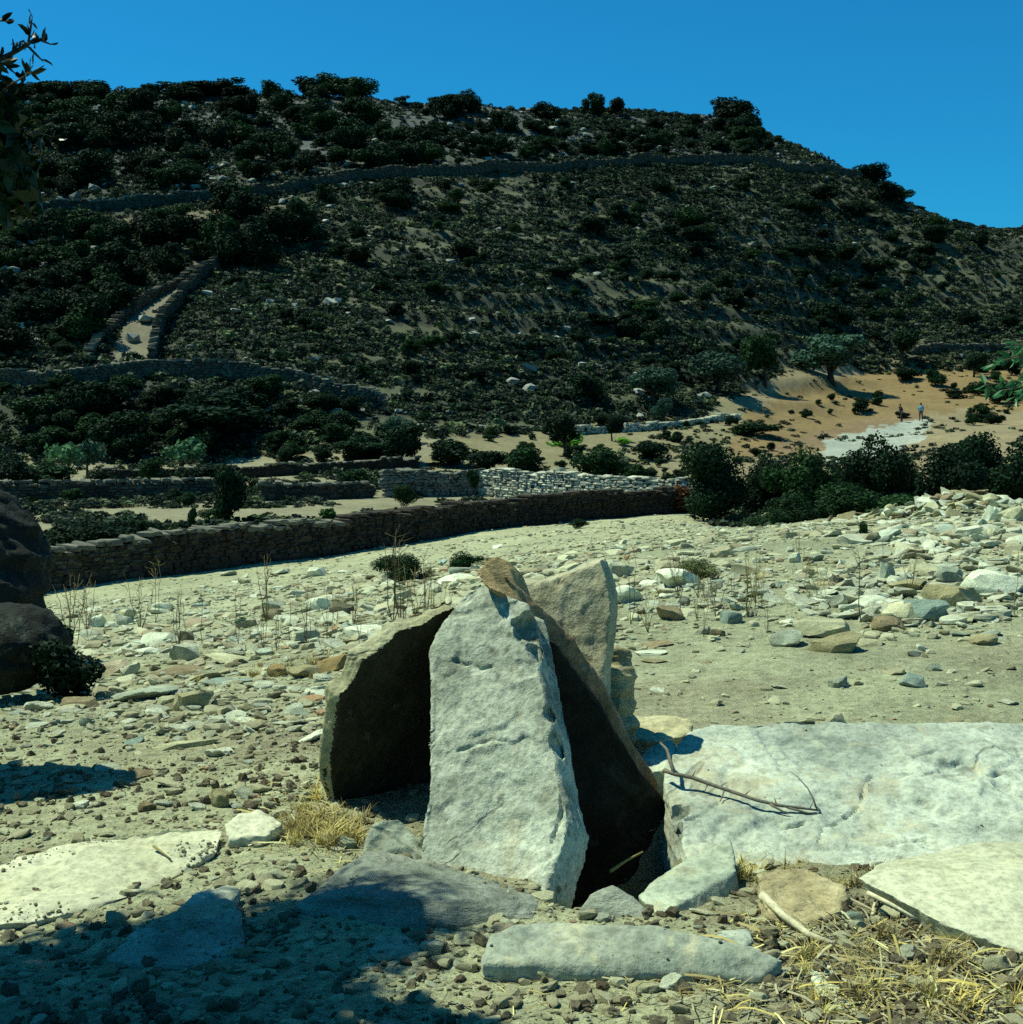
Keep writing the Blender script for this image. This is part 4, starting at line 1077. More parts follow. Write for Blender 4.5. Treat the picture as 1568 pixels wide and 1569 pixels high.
def lumps(seed, k, w=0.5, h=1.0, base=0.1):
    r = np.random.default_rng(seed); L = []
    for i in range(k):
        a = r.uniform(0, 6.28); q = r.uniform(0.1, 0.72) * w
        rr_ = r.uniform(0.24, 0.50) * w
        zc = base + (h - base) * r.uniform(0.2, 0.78)
        L.append((q * math.cos(a), q * math.sin(a), zc, rr_, rr_, min(rr_ * r.uniform(.8, 1.1) * h / (2 * w), h - zc)))
    L.append((0, 0, base + (h - base) * 0.5, 0.5 * w, 0.5 * w, (h - base) * 0.42))
    return L

def core_mesh(lobes, shrink, seed):
    V, Fc, off = [], [], 0
    for k, l in enumerate(lobes):
        bm = bmesh.new(); bmesh.ops.create_icosphere(bm, subdivisions=1, radius=1.0)
        co = np.array([v.co for v in bm.verts]); f = np.array([[v.index for v in q.verts] for q in bm.faces]); bm.free()
        co = co * (1 + 0.2 * vnoise(co * 2 + k * 3.1, seed))[:, None] * np.array(l[3:]) * shrink + np.array(l[:3])
        V.append(co); Fc.append(f + off); off += len(co)
    return np.concatenate(V), np.concatenate(Fc)

def bush_mesh(name, seed, mat, n=1100, size=0.07, k=7, h=1.0, base=0.0, w=0.5, shell=0.6):
    lb = lumps(seed, k, w, h, base)
    V, Q = leaf_cloud(lb, n, size, seed, 1.5, shell)
    cv, cf = core_mesh(lb, 0.55, seed)
    tri = np.concatenate([cf, cf[:, 2:3]], 1)
    me = bpy.data.meshes.new(name)
    verts = np.concatenate([V, cv]); faces = [tuple(q) for q in Q] + [tuple(f + len(V)) for f in cf]
    me.from_pydata([tuple(v) for v in verts], [], faces); me.update()
    me.materials.append(mat)
    return me

BUSH = [bush_mesh('dark_bush', 500 + k, M['bush'], 2400, 0.045, 5 + k % 4) for k in range(7)]
BUSHN = [bush_mesh('dense_bush', 520 + k, M['bush'], 9000, 0.026, 11, shell=0.5) for k in range(4)]
BUSHG = [bush_mesh('green_bush', 540 + k, M['bushgreen'], 6500, 0.028, 9) for k in range(3)]
OLV = [bush_mesh('olive_crown', 560 + k, M['olive'], 3600, 0.04, 8, base=0.28, shell=0.5) for k in range(3)]
CRN = [bush_mesh('tree_crown', 580 + k, M['bush'], 3200, 0.04, 7, base=0.25) for k in range(4)]

def tube(pts, radii, sides=6):
    V, Fc = [], []
    pts = [Vector(p) for p in pts]
    for i, p in enumerate(pts):
        t = (pts[min(i + 1, len(pts) - 1)] - pts[max(i - 1, 0)]).normalized()
        a = t.orthogonal().normalized() if i == 0 else (a - t * a.dot(t)).normalized()
        b = t.cross(a)
        for k in range(sides):
            q = 2 * math.pi * k / sides; V.append(p + (a * math.cos(q) + b * math.sin(q)) * radii[i])
    for i in range(len(pts) - 1):
        for k in range(sides):
            k2 = (k + 1) % sides; Fc.append((i * sides + k, i * sides + k2, (i + 1) * sides + k2, (i + 1) * sides + k))
    Fc.append(tuple(range(sides))[::-1]); Fc.append(tuple((len(pts) - 1) * sides + k for k in range(sides)))
    return V, Fc
def tubes_mesh(name, lst, mat, sides=6):
    V, Fc = [], []
    for pts, rad in lst:
        v, f = tube(pts, rad, sides); o = len(V); V += v; Fc += [tuple(i + o for i in q) for q in f]
    me = bpy.data.meshes.new(name); me.from_pydata([tuple(v) for v in V], [], Fc); me.update(); set_smooth(me); me.materials.append(mat)
    return me
def trunk_mesh(seed, mat):
    r = random.Random(seed); L = []
    L.append(([(0, 0, -0.06), (0.01, 0.01, 0.12), (r.uniform(-.03, .03), 0.02, 0.3), (r.uniform(-.05, .05), 0, 0.5)], [0.045, 0.035, 0.03, 0.02]))
    for i in range(5):
        a = r.uniform(0, 6.28); L.append(([(0, 0.01, 0.22 + 0.03 * i), (0.14 * math.cos(a), 0.14 * math.sin(a), 0.42), (0.28 * math.cos(a), 0.28 * math.sin(a), 0.66)], [0.02, 0.014, 0.006]))
    return tubes_mesh('trunk', L, mat)
TRK = [trunk_mesh(k, M['trunk']) for k in range(3)]

_bk = [0]
def bush(px, py, w, h, label, group=None, pool=None, d=None, name='bush', sq=0.9):
    g = at(px, d) if d else hit(px, py); s = g.y / F; k = _bk[0]; _bk[0] += 1
    pool = pool or BUSH
    o = link(name, pool[k % len(pool)], None, None, g - Vector((0, 0, 0.05 * h * s)), (0, 0, k * 2.399), (w * s * 1.22, w * s * sq * 1.22, h * s * 1.18))
    return tag(o, label, 'bush', group, 'thing')
def tree(px, py, w, h, label, group=None, pool=None, d=None, cat='tree', name='tree'):
    g = at(px, d) if d else hit(px, py); s = g.y / F; k = _bk[0]; _bk[0] += 1
    pool = pool or CRN
    root = tag(empty(name, g, k * 2.399), label, cat, group, 'thing')
    sc = (w * s * 1.15, w * s * 1.05, h * s * 1.08)
    link('trunk', TRK[k % 3], None, root, None, None, sc); link('crown', pool[k % len(pool)], None, root, None, None, sc)
    return root

# skyline
for q in ((780,150,52,36,'tallest bush on the skyline, in the middle of the ridge'), (828,156,46,30,'round bush right of the tallest one on the skyline'), (910,180,42,38,'round dark bush on the rocky skyline left of a smaller one'),
          (947,178,38,28,'smaller bush touching the round one on the rocky skyline'), (995,166,28,14,'tiny low bush on the skyline left of a flat wide one'), (1030,168,66,20,'flat wide bush on the skyline'),
          (1120,196,84,46,'big broad bush near the right end of the ridge'), (1200,198,34,26,'small bush at the brow of the ridge, right of the big broad one'),
          (1335,280,64,32,'bush at the right end of the long hillside wall'), (1372,280,14,12,'tiny bush right of the end of the long hillside wall'), (1412,312,60,34,'dark bush on the right-hand skyline below the wall'),
          (1445,324,28,28,'small round bush on the right-hand skyline next to a larger one'), (178,142,46,26,'spreading bush standing out on the left skyline'), (448,134,14,16,'thin upright bush poking above the left skyline')):
    bush(*q)
tree(1268, 232, 15, 18, 'tiny lone tree standing clear on the right slope of the skyline')
rr = random.Random(21)
for i in range(34):
    px = rr.uniform(-30, 720); y = 138 + rr.uniform(-4, 12)
    bush(px, y + 6, rr.uniform(46, 84), rr.uniform(18, 30), 'dark bush in the continuous row along the left skyline', 'bushes along the left skyline')
def area(n, poly, wr, hr, label, group, seed, pool=None):
    r = random.Random(seed); xs = [p[0] for p in poly]; ys = [p[1] for p in poly]; k = 0
    while k < n:
        px, py = r.uniform(min(xs), max(xs)), r.uniform(min(ys), max(ys))
        if not inpoly(np.array([px]), np.array([py]), poly)[0]: continue
        w = r.uniform(*wr); bush(px, py, w, w * r.uniform(*hr), label, group, pool); k += 1
area(54, [(-20,170),(640,160),(640,262),(400,292),(-20,318)], (34, 78), (0.5, 0.8), 'dark bush on the left slope above the long hillside wall', 'bushes above the long hillside wall, left', 31)
area(26, [(640,165),(880,180),(1180,200),(1240,235),(1000,243),(640,258)], (26, 58), (0.5, 0.8), 'dark bush on the rocky right slope above the long hillside wall', 'bushes above the long hillside wall, right', 32)
area(34, [(-20,350),(160,355),(330,345),(330,395),(200,470),(130,540),(-20,560)], (44, 92), (0.5, 0.85), 'dark bush on the slope left of the walled path', 'bushes left of the walled path', 33)
area(12, [(300,330),(420,310),(480,380),(330,440),(290,480)], (44, 84), (0.6, 0.95), 'dark bush beside the wall climbing the slope', 'bushes by the climbing wall', 34)
area(40, [(460,300),(1250,280),(1500,330),(1500,520),(1050,560),(620,600),(420,540)], (30, 66), (0.35, 0.6), 'low dark bush on the scrubby terraced slope below the long wall', 'bushes on the terraced slope', 35)
area(16, [(0,610),(250,605),(450,615),(560,640),(560,690),(200,700),(0,700)], (46, 100), (0.4, 0.7), 'dark shrub on the lower slope under the wall at the foot of the hill', 'shrubs below the wall at the foot of the hill', 36)
bush(340, 668, 180, 66, 'widest dark shrub mass on the lower left slope')
bush(490, 632, 62, 30, 'rounded green shrub right of the widest shrub mass', pool=BUSHG)
# trees along the foot of the hill
for q in ((1100,604,104,66,'large grey-green olive tree at the foot of the hill, centre right'), (1275,588,120,70,'grey-green olive tree with a pale trunk above the ochre field'), (1000,618,90,52,'grey-green tree left of the large olive at the foot of the hill'),
          (610,676,50,38,'small grey-green tree at the end of the curved terrace wall'), (1015,652,36,40,'small olive tree standing in the stony patch below the large olives')):
    tree(*q, pool=OLV, name='olive_tree')
for q in ((1172,592,66,78,'dark upright tree between the two large olives'), (1384,556,66,52,'dark round tree on the slope above the ochre field'), (1492,578,42,38,'dark round tree with a thin trunk in the ochre field'),
          (866,700,62,62,'dark green tree with a clear trunk in the middle of the valley'), (938,676,34,38,'small dark tree right of the one with a clear trunk')):
    tree(*q)
for q in ((905,620,76,44,'dark bush at the foot of the slope above the valley tree'), (1320,630,36,20,'single dark bush in the middle of the ochre field'), (1152,668,80,24,'low wide dark bush at the left corner of the ochre field'),
          (925,748,84,60,'dark bush right of the lit enclosure wall in the valley'), (975,742,50,32,'small bush right of the dark valley bush'), (800,734,84,48,'dark bush behind the lit enclosure wall'), (740,728,70,36,'dark bush left of the one behind the lit wall'),
          (690,716,100,40,'green wide bush behind the shaded enclosure wall'), (620,712,80,62,'dark bush beside the gap in the enclosure'), (560,700,110,34,'low dark bush left of the gap in the enclosure'), (1390,582,50,18,'low bush at the top edge of the ochre field'),
          (1500,606,60,22,'low bush by the right end of the ochre field'), (1460,610,40,14,'tiny low bush in the ochre field near the right end'), (1000,705,60,28,'low bush on the valley floor left of the big bushes'), (233,740,44,38,'round clipped-looking bush on the left terrace')):
    bush(*q)
bush(1380, 640, 26, 10, 'tiny bush above the two walkers on the pale track')
bush(872, 686, 70, 22, 'bright green low shrub around the foot of the valley tree', pool=[bush_mesh('bright_shrub', 600, M['vivid'], 500, 0.07, 5)])
bush(952, 682, 36, 12, 'small bright green patch right of the valley tree', pool=[bush_mesh('bright_shrub', 601, M['vivid'], 300, 0.09, 4)])
# big bushes behind the right crest of the field
for q in ((1102,786,150,120,50,'big dark bush at the right end of the field wall'), (1172,782,110,92,54,'dark bush between the wall end bush and its taller neighbour'), (1234,784,112,126,50,'tall pointed dark bush left of the pale track'),
          (1340,780,124,138,52,'dark bush in front of the pale track, below the walkers'), (1440,790,150,134,46,'large spreading dark bush behind the rubble heap'), (1505,790,120,150,48,'tall dark bush right of the large spreading one'), (1570,790,130,140,47,'dark bush at the right edge behind the rubble heap'),
          (1640,790,120,130,50,'dark bush cut off by the right edge of the picture'), (1392,786,100,92,55,'lower dark bush filling the gap under the two walkers'), (1286,786,90,70,56,'low dark bush just below the left end of the pale track')):
    bush(q[0], 0, q[2], q[3], q[5], None, BUSHN, d=q[4], name='dense_bush')
for q in ((1290,790,150,80,44,'lower green bush in front of the dark bushes, centre'), (1180,796,80,40,42,'small green bush in front of the wall end bush'), (1390,792,140,70,41,'green bush in front of the large spreading dark bush'), (1500,792,130,66,40,'green bush at the right behind the heap'), (1215,796,110,60,43,'green bush between two taller dark bushes')):
    bush(q[0], 0, q[2], q[3], q[5], None, BUSHG, d=q[4], name='green_bush')
bush(1040, 778, 70, 44, 'rusty brown dead bush on the end of the field wall', d=57.2, pool=[bush_mesh('dead_bush', 610, M['rust'], 700, 0.07, 5)], name='dead_bush')
# left terraces
tree(350, 790, 74, 92, 'tall dark tree on the terrace behind the field wall', d=47, pool=[bush_mesh('tree_crown', 620, M['bush'], 3200, 0.045, 9, base=0.04)])
bush(118, 850, 160, 68, 'big round dark shrub behind the left end of the field wall', d=36.5, pool=BUSHN, name='dense_bush')
for q in ((278,732,62,58,'pale fig tree with a clear trunk on the left terrace'), (105,742,70,62,'pale fig tree near the left edge of the terrace'), (135,732,56,58,'second pale fig tree just right of the leftmost one')):
    tree(*q, pool=[bush_mesh('fig_crown', 630 + q[0], M['olive'], 420, 0.085, 6, base=0.35, shell=0.2)], name='fig_tree')
for q in ((505,800,34,40,46,'young green sapling on the terrace behind the field wall'), (297,826,18,46,42,'thin young sapling left of the tall dark tree'), (728,772,22,48,62,'slim sapling inside the enclosure by its corner')):
    tree(q[0], 0, q[2], q[3], q[5], d=q[4], pool=[bush_mesh('sapling_crown', 640 + q[0], M['bushgreen'], 500, 0.09, 5, base=0.4)], name='sapling')
bush(620, 776, 38, 34, 'fluffy green bush inside the enclosure', d=58, pool=BUSHG, name='green_bush')
for q in ((70,775,110,44,66,'dark shrub on the terrace wall near the left edge'), (150,778,70,40,64,'dark shrub on the terrace wall left of the tall dark tree'), (320,760,90,46,64,'dark shrub leaning over the terrace wall behind the tall dark tree'), (20,770,90,60,62,'dark shrub at the left edge above the boulder')):
    bush(q[0], 0, q[2], q[3], q[5], d=q[4])
# on the field itself
bush(622, 902, 88, 46, 'dark prostrate shrub on the field left of the tip of the tomb', d=12.4, pool=BUSHN, name='low_shrub')
bush(708, 884, 68, 34, 'second dark prostrate shrub just left of the capping stone', d=13.6, pool=BUSHN, name='low_shrub')
bush(885, 812, 32, 14, 'small dark tuft on the far field below the wall', d=44, pool=BUSHG, name='low_shrub')
cu = [bush_mesh('cushion_plant', 650, M['cushion'], 2600, 0.03, 7)]
bush(1072, 920, 80, 34, 'olive cushion plant on the field right of the rear slab', d=8.6, pool=cu, name='cushion_plant')
bush(370, 956, 30, 14, 'small bluish green tuft on the left field', d=10.4, pool=[bush_mesh('green_tuft', 651, M['olive'], 500, 0.07, 4)], name='green_tuft')
bush(1322, 900, 26, 26, 'small green tuft beside the tall dry stalk', d=11.5, pool=[bush_mesh('green_tuft', 652, M['bushgreen'], 500, 0.07, 4)], name='green_tuft')
for q in ((80,952,110,84,6.4,'leafy dark shrub above the lower boulder at the left edge'), (92,1030,120,84,5.4,'dark leafy shrub spilling over the ground right of the lower boulder')):
    bush(q[0], 0, q[2], q[3], q[5], d=q[4], pool=[bush_mesh('leafy_shrub', 660 + q[0], M['bush'], 2600, 0.05, 8)], name='leafy_shrub')

# the rest of the hill's bushes, too many to single out
QX, QY, QW = [], [], []
def more(n, poly, w0, w1, seed):
    r = np.random.default_rng(seed); xs = [p[0] for p in poly]; ys = [p[1] for p in poly]
    px, py = r.uniform(min(xs), max(xs), n * 6), r.uniform(min(ys), max(ys), n * 6)
    m = np.nonzero(inpoly(px, py, poly))[0][:n]
    for g in hits(px[m], py[m]):
        w = r.uniform(w0, w1) * g[1] / F
        QX.append((g[0], g[1], g[2] - .05 * w)); QW.append((w, w, w * r.uniform(.5, .8)))
more(70, [(-30,150),(640,150),(640,262),(400,292),(-20,318)], 26, 70, 61)
more(60, [(640,165),(880,180),(1180,200),(1240,235),(1000,243),(640,258)], 18, 44, 62)
more(60, [(-20,335),(160,345),(330,345),(330,395),(200,470),(130,540),(-20,570)], 30, 80, 63)
more(150, [(440,290),(1250,275),(1568,345),(1568,520),(1050,570),(620,620),(330,560),(330,470)], 16, 46, 64)
more(70, [(-20,605),(250,600),(450,615),(580,645),(560,715),(200,720),(-20,740)], 26, 70, 65)
more(26, [(-20,748),(400,748),(640,742),(640,760),(300,775),(-20,775)], 26, 60, 66)
more(60, [(620,690),(900,640),(1150,640),(1200,700),(1050,760),(900,735)], 10, 34, 67)
more(26, [(1420,570),(1568,545),(1568,640),(1440,640)], 14, 44, 69)
more(10, [(1150,640),(1300,600),(1420,600),(1300,650)], 8, 26, 70)
more(14, [(60,830),(330,800),(330,812),(100,850)], 20, 50, 68)
n = len(QX); r = np.random.default_rng(5)
scatter('hill_bushes', np.array(QX), np.stack([np.zeros(n), np.zeros(n), r.uniform(0, 6.28, n)], 1), np.array(QW), r.integers(0, 7, n), BUSH, 'mass of smaller dark bushes growing all over the hillside', 'bushes')

# ------------------------------------------------------------------ scrub and pale rocks on the hill
def tuft(name, seed, mat, n=46):
    V, Q = leaf_cloud([(0, 0, 0.30, 0.5, 0.5, 0.36), (0.2, 0.1, 0.34, 0.3, 0.3, 0.3)], n, 0.26, seed, 1.3, 0.5)
    return mesh_from(name, V, Q, mat)
TUF = [tuft('scrub_tuft', 700 + k, M['scrub']) for k in range(4)] + [tuft('scrub_tuft', 710 + k, M['scrubdark']) for k in range(4)]
r = np.random.default_rng(71)
n = 160000
d = np.exp(r.uniform(math.log(86), math.log(272), n)); px = r.uniform(-80, 1650, n)
d[:36000] = r.uniform(165, 262, 36000); px[:36000] = r.uniform(820, 1650, 36000)
x = (px - CX) / F * d
z = height(x, d); py = HY + F * (CZ - z) / d
start = np.interp(px, [-400, 300, 600, 800, 1060, 1300, 1568], [87, 87, 91, 98, 114, 168, 174])
p3 = np.stack([x, d, x * 0], 1)
k = d > start
cl = np.clip(fbm(p3 * 0.12, 3, 44) * 1.4 + 0.62, 0, 1)
k &= r.uniform(0, 1, n) < (0.3 + 0.7 * cl) * np.clip(0.55 + (d - 90) / 110, 0, 1) * np.where((terrace(x, d, z) < 0.42) & (px > 430), 0.45, 1.0)
k &= ~inpoly(px, py, [(172,562),(228,556),(245,500),(275,455),(330,410),(365,385),(345,372),(270,420),(200,480),(178,520)])
k &= ~(inpoly(px, py, [(90,345),(200,335),(330,322),(450,312),(440,325),(330,345),(190,352)]) & (r.uniform(0, 1, n) < 0.9))
x, d, z, px, py = x[k], d[k], z[k], px[k], py[k]; n = len(x)
s = r.uniform(0.35, 0.95, n) * np.where(r.uniform(0, 1, n) < 0.08, 1.8, 1.0)
dk = r.uniform(0, 1, n) < 0.36 + 0.25 * (py < 300)
var = r.integers(0, 4, n) + 4 * dk
scatter('scrub', np.stack([x, d, z - 0.05], 1), np.stack([r.normal(0, .1, n), r.normal(0, .1, n), r.uniform(0, 6.28, n)], 1), np.stack([s, s, s * r.uniform(.5, .9, n)], 1), var, TUF, 'low dry scrub covering the hillside', 'scrub')
# valley floor tufts
r = np.random.default_rng(72); n = 11000
d = np.exp(r.uniform(math.log(40), math.log(172), n)); px = r.uniform(-60, 1640, n); x = (px - CX) / F * d; z = height(x, d); py = HY + F * (CZ - z) / d
front = np.interp(px, [-400, 100, 480, 800, 1060, 1100, 1600], [31, 34, 43, 54, 60, 40, 34]); back = np.interp(px, [-400, 300, 600, 800, 1060, 1300, 1568], [87, 87, 91, 98, 114, 168, 174])
p3 = np.stack([x, d, x * 0], 1)
k = (d > front) & (d < back) & (fbm(p3 * 0.15, 3, 47) > -0.06) & ~(inpoly(px, py, [(1120, 705), (1125, 655), (1200, 598), (1310, 575), (1420, 548), (1700, 520), (1700, 650), (1400, 690)]) & (d > 85) & (r.uniform(0, 1, n) < 0.6))
x, d, z = x[k], d[k], z[k]; n = len(x); s = r.uniform(0.25, 0.8, n)
scatter('dry_tufts', np.stack([x, d, z - 0.03], 1), np.stack([x * 0, x * 0, r.uniform(0, 6.28, n)], 1), np.stack([s, s, s * r.uniform(.4, .8, n)], 1), r.integers(0, 8, n), TUF, 'dry tufts on the valley terraces', 'scrub')
HR = [rock_mesh('hill_rock', 800 + k, 0.5, 1, cuts=6, jit=0.1) for k in range(5)]
M['hillrock'] = stone_mat('hill_rock', (0.20, 0.22, 0.19), (0.30, 0.32, 0.28), (0.42, 0.44, 0.38), 1.0, 0.03, random_tint=[(0, (0.6, 0.62, 0.6)), (1, (1.25, 1.25, 1.2))])
for m_ in HR: m_.materials.append(M['hillrock'])
r = np.random.default_rng(73); n = 16000
d = np.exp(r.uniform(math.log(88), math.log(270), n)); px = r.uniform(-60, 1640, n); x = (px - CX) / F * d; z = height(x, d); py = HY + F * (CZ - z) / d
p3 = np.stack([x, d, x * 0], 1)
wallrow = np.interp(px, [0, 400, 800, 1300], [325, 298, 262, 260])
dens = np.where(py < wallrow, 0.8, 0.12) + 0.5 * inpoly(px, py, [(0, 370), (160, 370), (200, 470), (100, 540), (0, 560)])
start = np.interp(px, [-400, 300, 600, 800, 1060, 1300, 1568], [89, 89, 93, 100, 116, 170, 176])
k = (d > start) & (r.uniform(0, 1, n) < dens * np.clip(fbm(p3 * 0.09, 3, 53) * 2.2 + 0.5, 0.06, 1))
x, d, z = x[k], d[k], z[k]; n = len(x); s = 0.25 * (6 ** (r.uniform(0, 1, n) ** 1.7))
scatter('hill_rocks', np.stack([x, d, z - 0.05 * s], 1), np.stack([r.normal(0, .2, n), r.normal(0, .2, n), r.uniform(0, 6.28, n)], 1), np.stack([s, s * r.uniform(.6, 1, n), s * r.uniform(.3, .6, n)], 1), r.integers(0, 5, n), HR, 'pale outcrops and loose rocks on the hillside', 'rocks')

# ------------------------------------------------------------------ the tree off the left edge that shades the corner, with one branch in the picture
def leaf_mesh(name, spots, size, mat, seed, elong=2.6):
    """spots: (point, direction) of each leaf stalk; each leaf a folded lens of six faces"""
    r = np.random.default_rng(seed); V, Fc = [], []
    for p, t in spots:
        t = (Vector(t) + Vector(r.normal(0, 0.45, 3))).normalized()
        s = t.cross(Vector(r.normal(0, 1, 3))).normalized(); u = t.cross(s)
        L = size * r.uniform(0.7, 1.3); w = L / elong * 0.5; o = len(V); p = Vector(p)
        V += [p, p + t * L * .35 + s * w + u * w * .35, p + t * L * .75 + s * w * .7 + u * w * .25, p + t * L + u * -w * .3, p + t * L * .75 - s * w * .7 + u * w * .25, p + t * L * .35 - s * w + u * w * .35, p + t * L * .5]
        Fc += [(o, o + 1, o + 6), (o + 1, o + 2, o + 6), (o + 2, o + 3, o + 6), (o + 3, o + 4, o + 6), (o + 4, o + 5, o + 6), (o + 5, o, o + 6)]
    me = bpy.data.meshes.new(name); me.from_pydata([tuple(v) for v in V], [], Fc); me.update(); me.materials.append(mat)
    return me

def curve_pts(a, b, n, sag, rnd, r):
    a, b = Vector(a), Vector(b); out = []
    for i in range(n + 1):
        t = i / n; p = a.lerp(b, t); p.z += sag * 4 * t * (1 - t)
        if 0 < i: p += Vector((r.gauss(0, rnd), r.gauss(0, rnd), r.gauss(0, rnd)))
        out.append(p)
    return out

def near_tree():
    r = random.Random(3)
    base = Vector((-2.35, 1.9, H(-2.35, 1.9)))
    root = tag(empty('shade_tree', base), 'leafy tree reaching in at the left edge and shading the lower left corner', 'tree', None, 'thing')
    wood, leaves = [], []
    trunk = curve_pts(base - Vector((0, 0, .1)), (-2.2, 1.9, 1.3), 5, 0, 0.03, r)
    link('trunk', tubes_mesh('trunk', [([p - base for p in trunk], [.11, .095, .085, .075, .07, .06])], M['bark'], 10), None, root)
    ends = []
    # crown: its shadow falls on x < -0.1, y < 2.9
    for i in range(440):
        sx = r.uniform(-2.3, -0.12); sy = r.uniform(1.3, float(np.interp(sx, [-2.4, -1.1, -.95, -.6, -.37, -.1], [2.3, 2.4, 2.48, 2.74, 2.82, 2.62])))
        if sx > -0.30 and sy < 2.45: continue
        z = r.uniform(1.4, 2.7)
        k = z / SUN.z
        q = Vector((sx + SUN.x * k, sy + SUN.y * k, z))
        if q.x < -0.364 * q.y - 0.16: ends.append(q)
    # a fringe that dapples the footing slab
    for sx, sy in ((-0.08, 2.64), (-0.15, 2.7), (-0.28, 2.76), (-0.05, 2.6), (-0.4, 2.8), (-0.2, 2.62), (-.45, 2.74), (-.33, 2.68), (-.25, 2.58)):
        z = 2.35; k = z / SUN.z; ends.append(Vector((sx + SUN.x * k, sy + SUN.y * k, z)))
    # dark foliage along the left edge of the picture
    for px, py, d in ((-18, 150, 2.8), (-8, 215, 2.82), (8, 235, 2.85), (-12, 280, 2.85), (22, 255, 2.85), (-25, 330, 2.8), (10, 300, 2.85), (-20, 190, 2.8), (30, 215, 2.85), (-35, 250, 2.8), (-30, 100, 2.8), (-40, 300, 2.8), (0, 260, 2.8), (-20, 240, 2.85), (-5, 180, 2.8)):
        ends.append(P(px, py, d))
    hubs = [Vector((-2.2, 1.9, 1.3)) + Vector((r.uniform(-.5, .7), r.uniform(-.5, .9), r.uniform(.25, .6))) for _ in range(7)]
    for h in hubs:
        c = curve_pts(trunk[-1], h, 3, .05, .02, r); wood.append(([p - base for p in c], [.045, .035, .028, .02]))
    for e in ends:
        h = min(hubs, key=lambda q: (q - e).length); c = curve_pts(h, e, 5, 0.06, 0.03, r)
        wood.append(([p - base for p in c], [.014, .011, .009, .007, .005, .0025]))
        for _ in range(10):
            t = r.uniform(0.5, 1.0); i = min(int(t * 5), 4); p = c[i].lerp(c[i + 1], t * 5 - i)
            q = p + Vector((r.gauss(0, .09), r.gauss(0, .09), r.gauss(0.02, .06)))
            wood.append(([x - base for x in (p, (p + q) / 2 + Vector((0, 0, .01)), q)], [.003, .002, .0012]))
            for k in range(9):
                f = r.uniform(.25, 1.0); leaves.append((p.lerp(q, f) - base, (q - p) + Vector((r.gauss(0, .05), r.gauss(0, .05), r.gauss(0.01, .05)))))
    # the twig against the sky
    tw = [P(-40, 118, 2.8), P(0, 92, 2.8), P(20, 82, 2.8), P(40, 71, 2.8), P(52, 62, 2.8), P(60, 56, 2.8)]
    wood.append(([p - base for p in tw], [.008, .006, .005, .0042, .003, .002]))
    for pts in (((44,68),(46,54),(48,40),(50,28)), ((46,56),(42,48)), ((58,60),(68,64),(80,69)), ((46,74),(56,84),(66,94)), ((20,82),(22,70),(20,60)), ((30,77),(32,65),(38,62)), ((4,90),(4,72)), ((52,62),(64,60),(72,66)), ((0,98),(14,100),(22,98)), ((8,98),(18,108),(24,113)), ((-20,112),(0,115),(18,122),(22,132)), ((-10,120),(4,128),(16,124))):
        c = [P(x, y, 2.8) for x, y in pts]; wood.append(([p - base for p in c], [.0026] * (len(c) - 1) + [.0012]))
        for i in range(len(c) - 1):
            for k in range(2): leaves.append((c[i].lerp(c[i + 1], r.uniform(.1, 1)) - base, c[i + 1] - c[i] + Vector((r.gauss(0, .02), r.gauss(0, .02), r.gauss(0, .02)))))
    link('branches', tubes_mesh('branches', wood, M['bark'], 5), None, root)
    link('crown', leaf_mesh('crown', leaves, 0.027, M['near'], 4, 2.6), None, root)
    V, Q = leaf_cloud([(-2.9, .6, 2.4, 1.5, 1.6, .8), (-2.2, -.6, 2.7, 1.6, 1.3, .8), (-3.2, 1.6, 2.3, 1.2, .9, .7), (-2.1, 2.36, 2.2, .92, .42, .5), (-1.5, 0, 3.2, 2.5, 1.9, .8), (1.5, -.5, 3.3, 2.0, 1.8, .8)], 34000, 0.075, 6, 1.8, 0.1)  # includes unseen canopy over and behind the camera, added to block sky light
    link('crown', mesh_from('crown', V - np.array(base), Q, M['near']), None, root)
    V, Q = leaf_cloud([(-2.2, 2.5, 2.4, .80, .35, .4), (-1.88, 2.86, 2.4, .42, .2, .3), (-2.9, 2.35, 2.4, .8, .4, .4)], 11000, 0.06, 16, 1.8, 0.05)
    link('crown', mesh_from('crown', V - np.array(base), Q, M['near']), None, root)
    V, Q = leaf_cloud([(*P(-14, 200, 2.8), .07, .07, .11), (*P(-6, 290, 2.82), .09, .07, .08), (*P(-45, 150, 2.8), .09, .07, .07), (*P(20, 250, 2.8), .05, .05, .06)], 1500, 0.024, 8, 2.2, 0.2)
    link('crown', mesh_from('crown', V - np.array(base), Q, M['near']), None, root)
    return root
near_tree()

def side_tree():
    base = Vector((-4.6, 7.4, H(-4.6, 7.4))); r = random.Random(4)
    root = tag(empty('side_tree', base), 'tree standing out of view at the left that shades the two boulders', 'tree', None, 'thing')
    tr = curve_pts((0, 0, -.1), (.1, 0, 2.2), 5, 0, .04, r); link('trunk', tubes_mesh('trunk', [(tr, [.14, .12, .11, .1, .09, .07])], M['bark'], 9), None, root)
    wood = [(curve_pts(tr[4], (r.uniform(-1, 1), r.uniform(-1, 1), r.uniform(2.3, 3.3)), 4, .1, .04, r), [.05, .04, .03, .02, .01]) for _ in range(12)]
    link('branches', tubes_mesh('branches', wood, M['bark'], 5), None, root)
    V, Q = leaf_cloud([(.2, .2, 2.6, .9, 1.1, .8), (-.5, -.4, 2.9, .9, .8, .7), (.35, .7, 2.4, .6, .7, .5)], 9000, 0.08, 7, 1.8, 0.1)
    link('crown', mesh_from('crown', V, Q, M['near']), None, root)
side_tree()

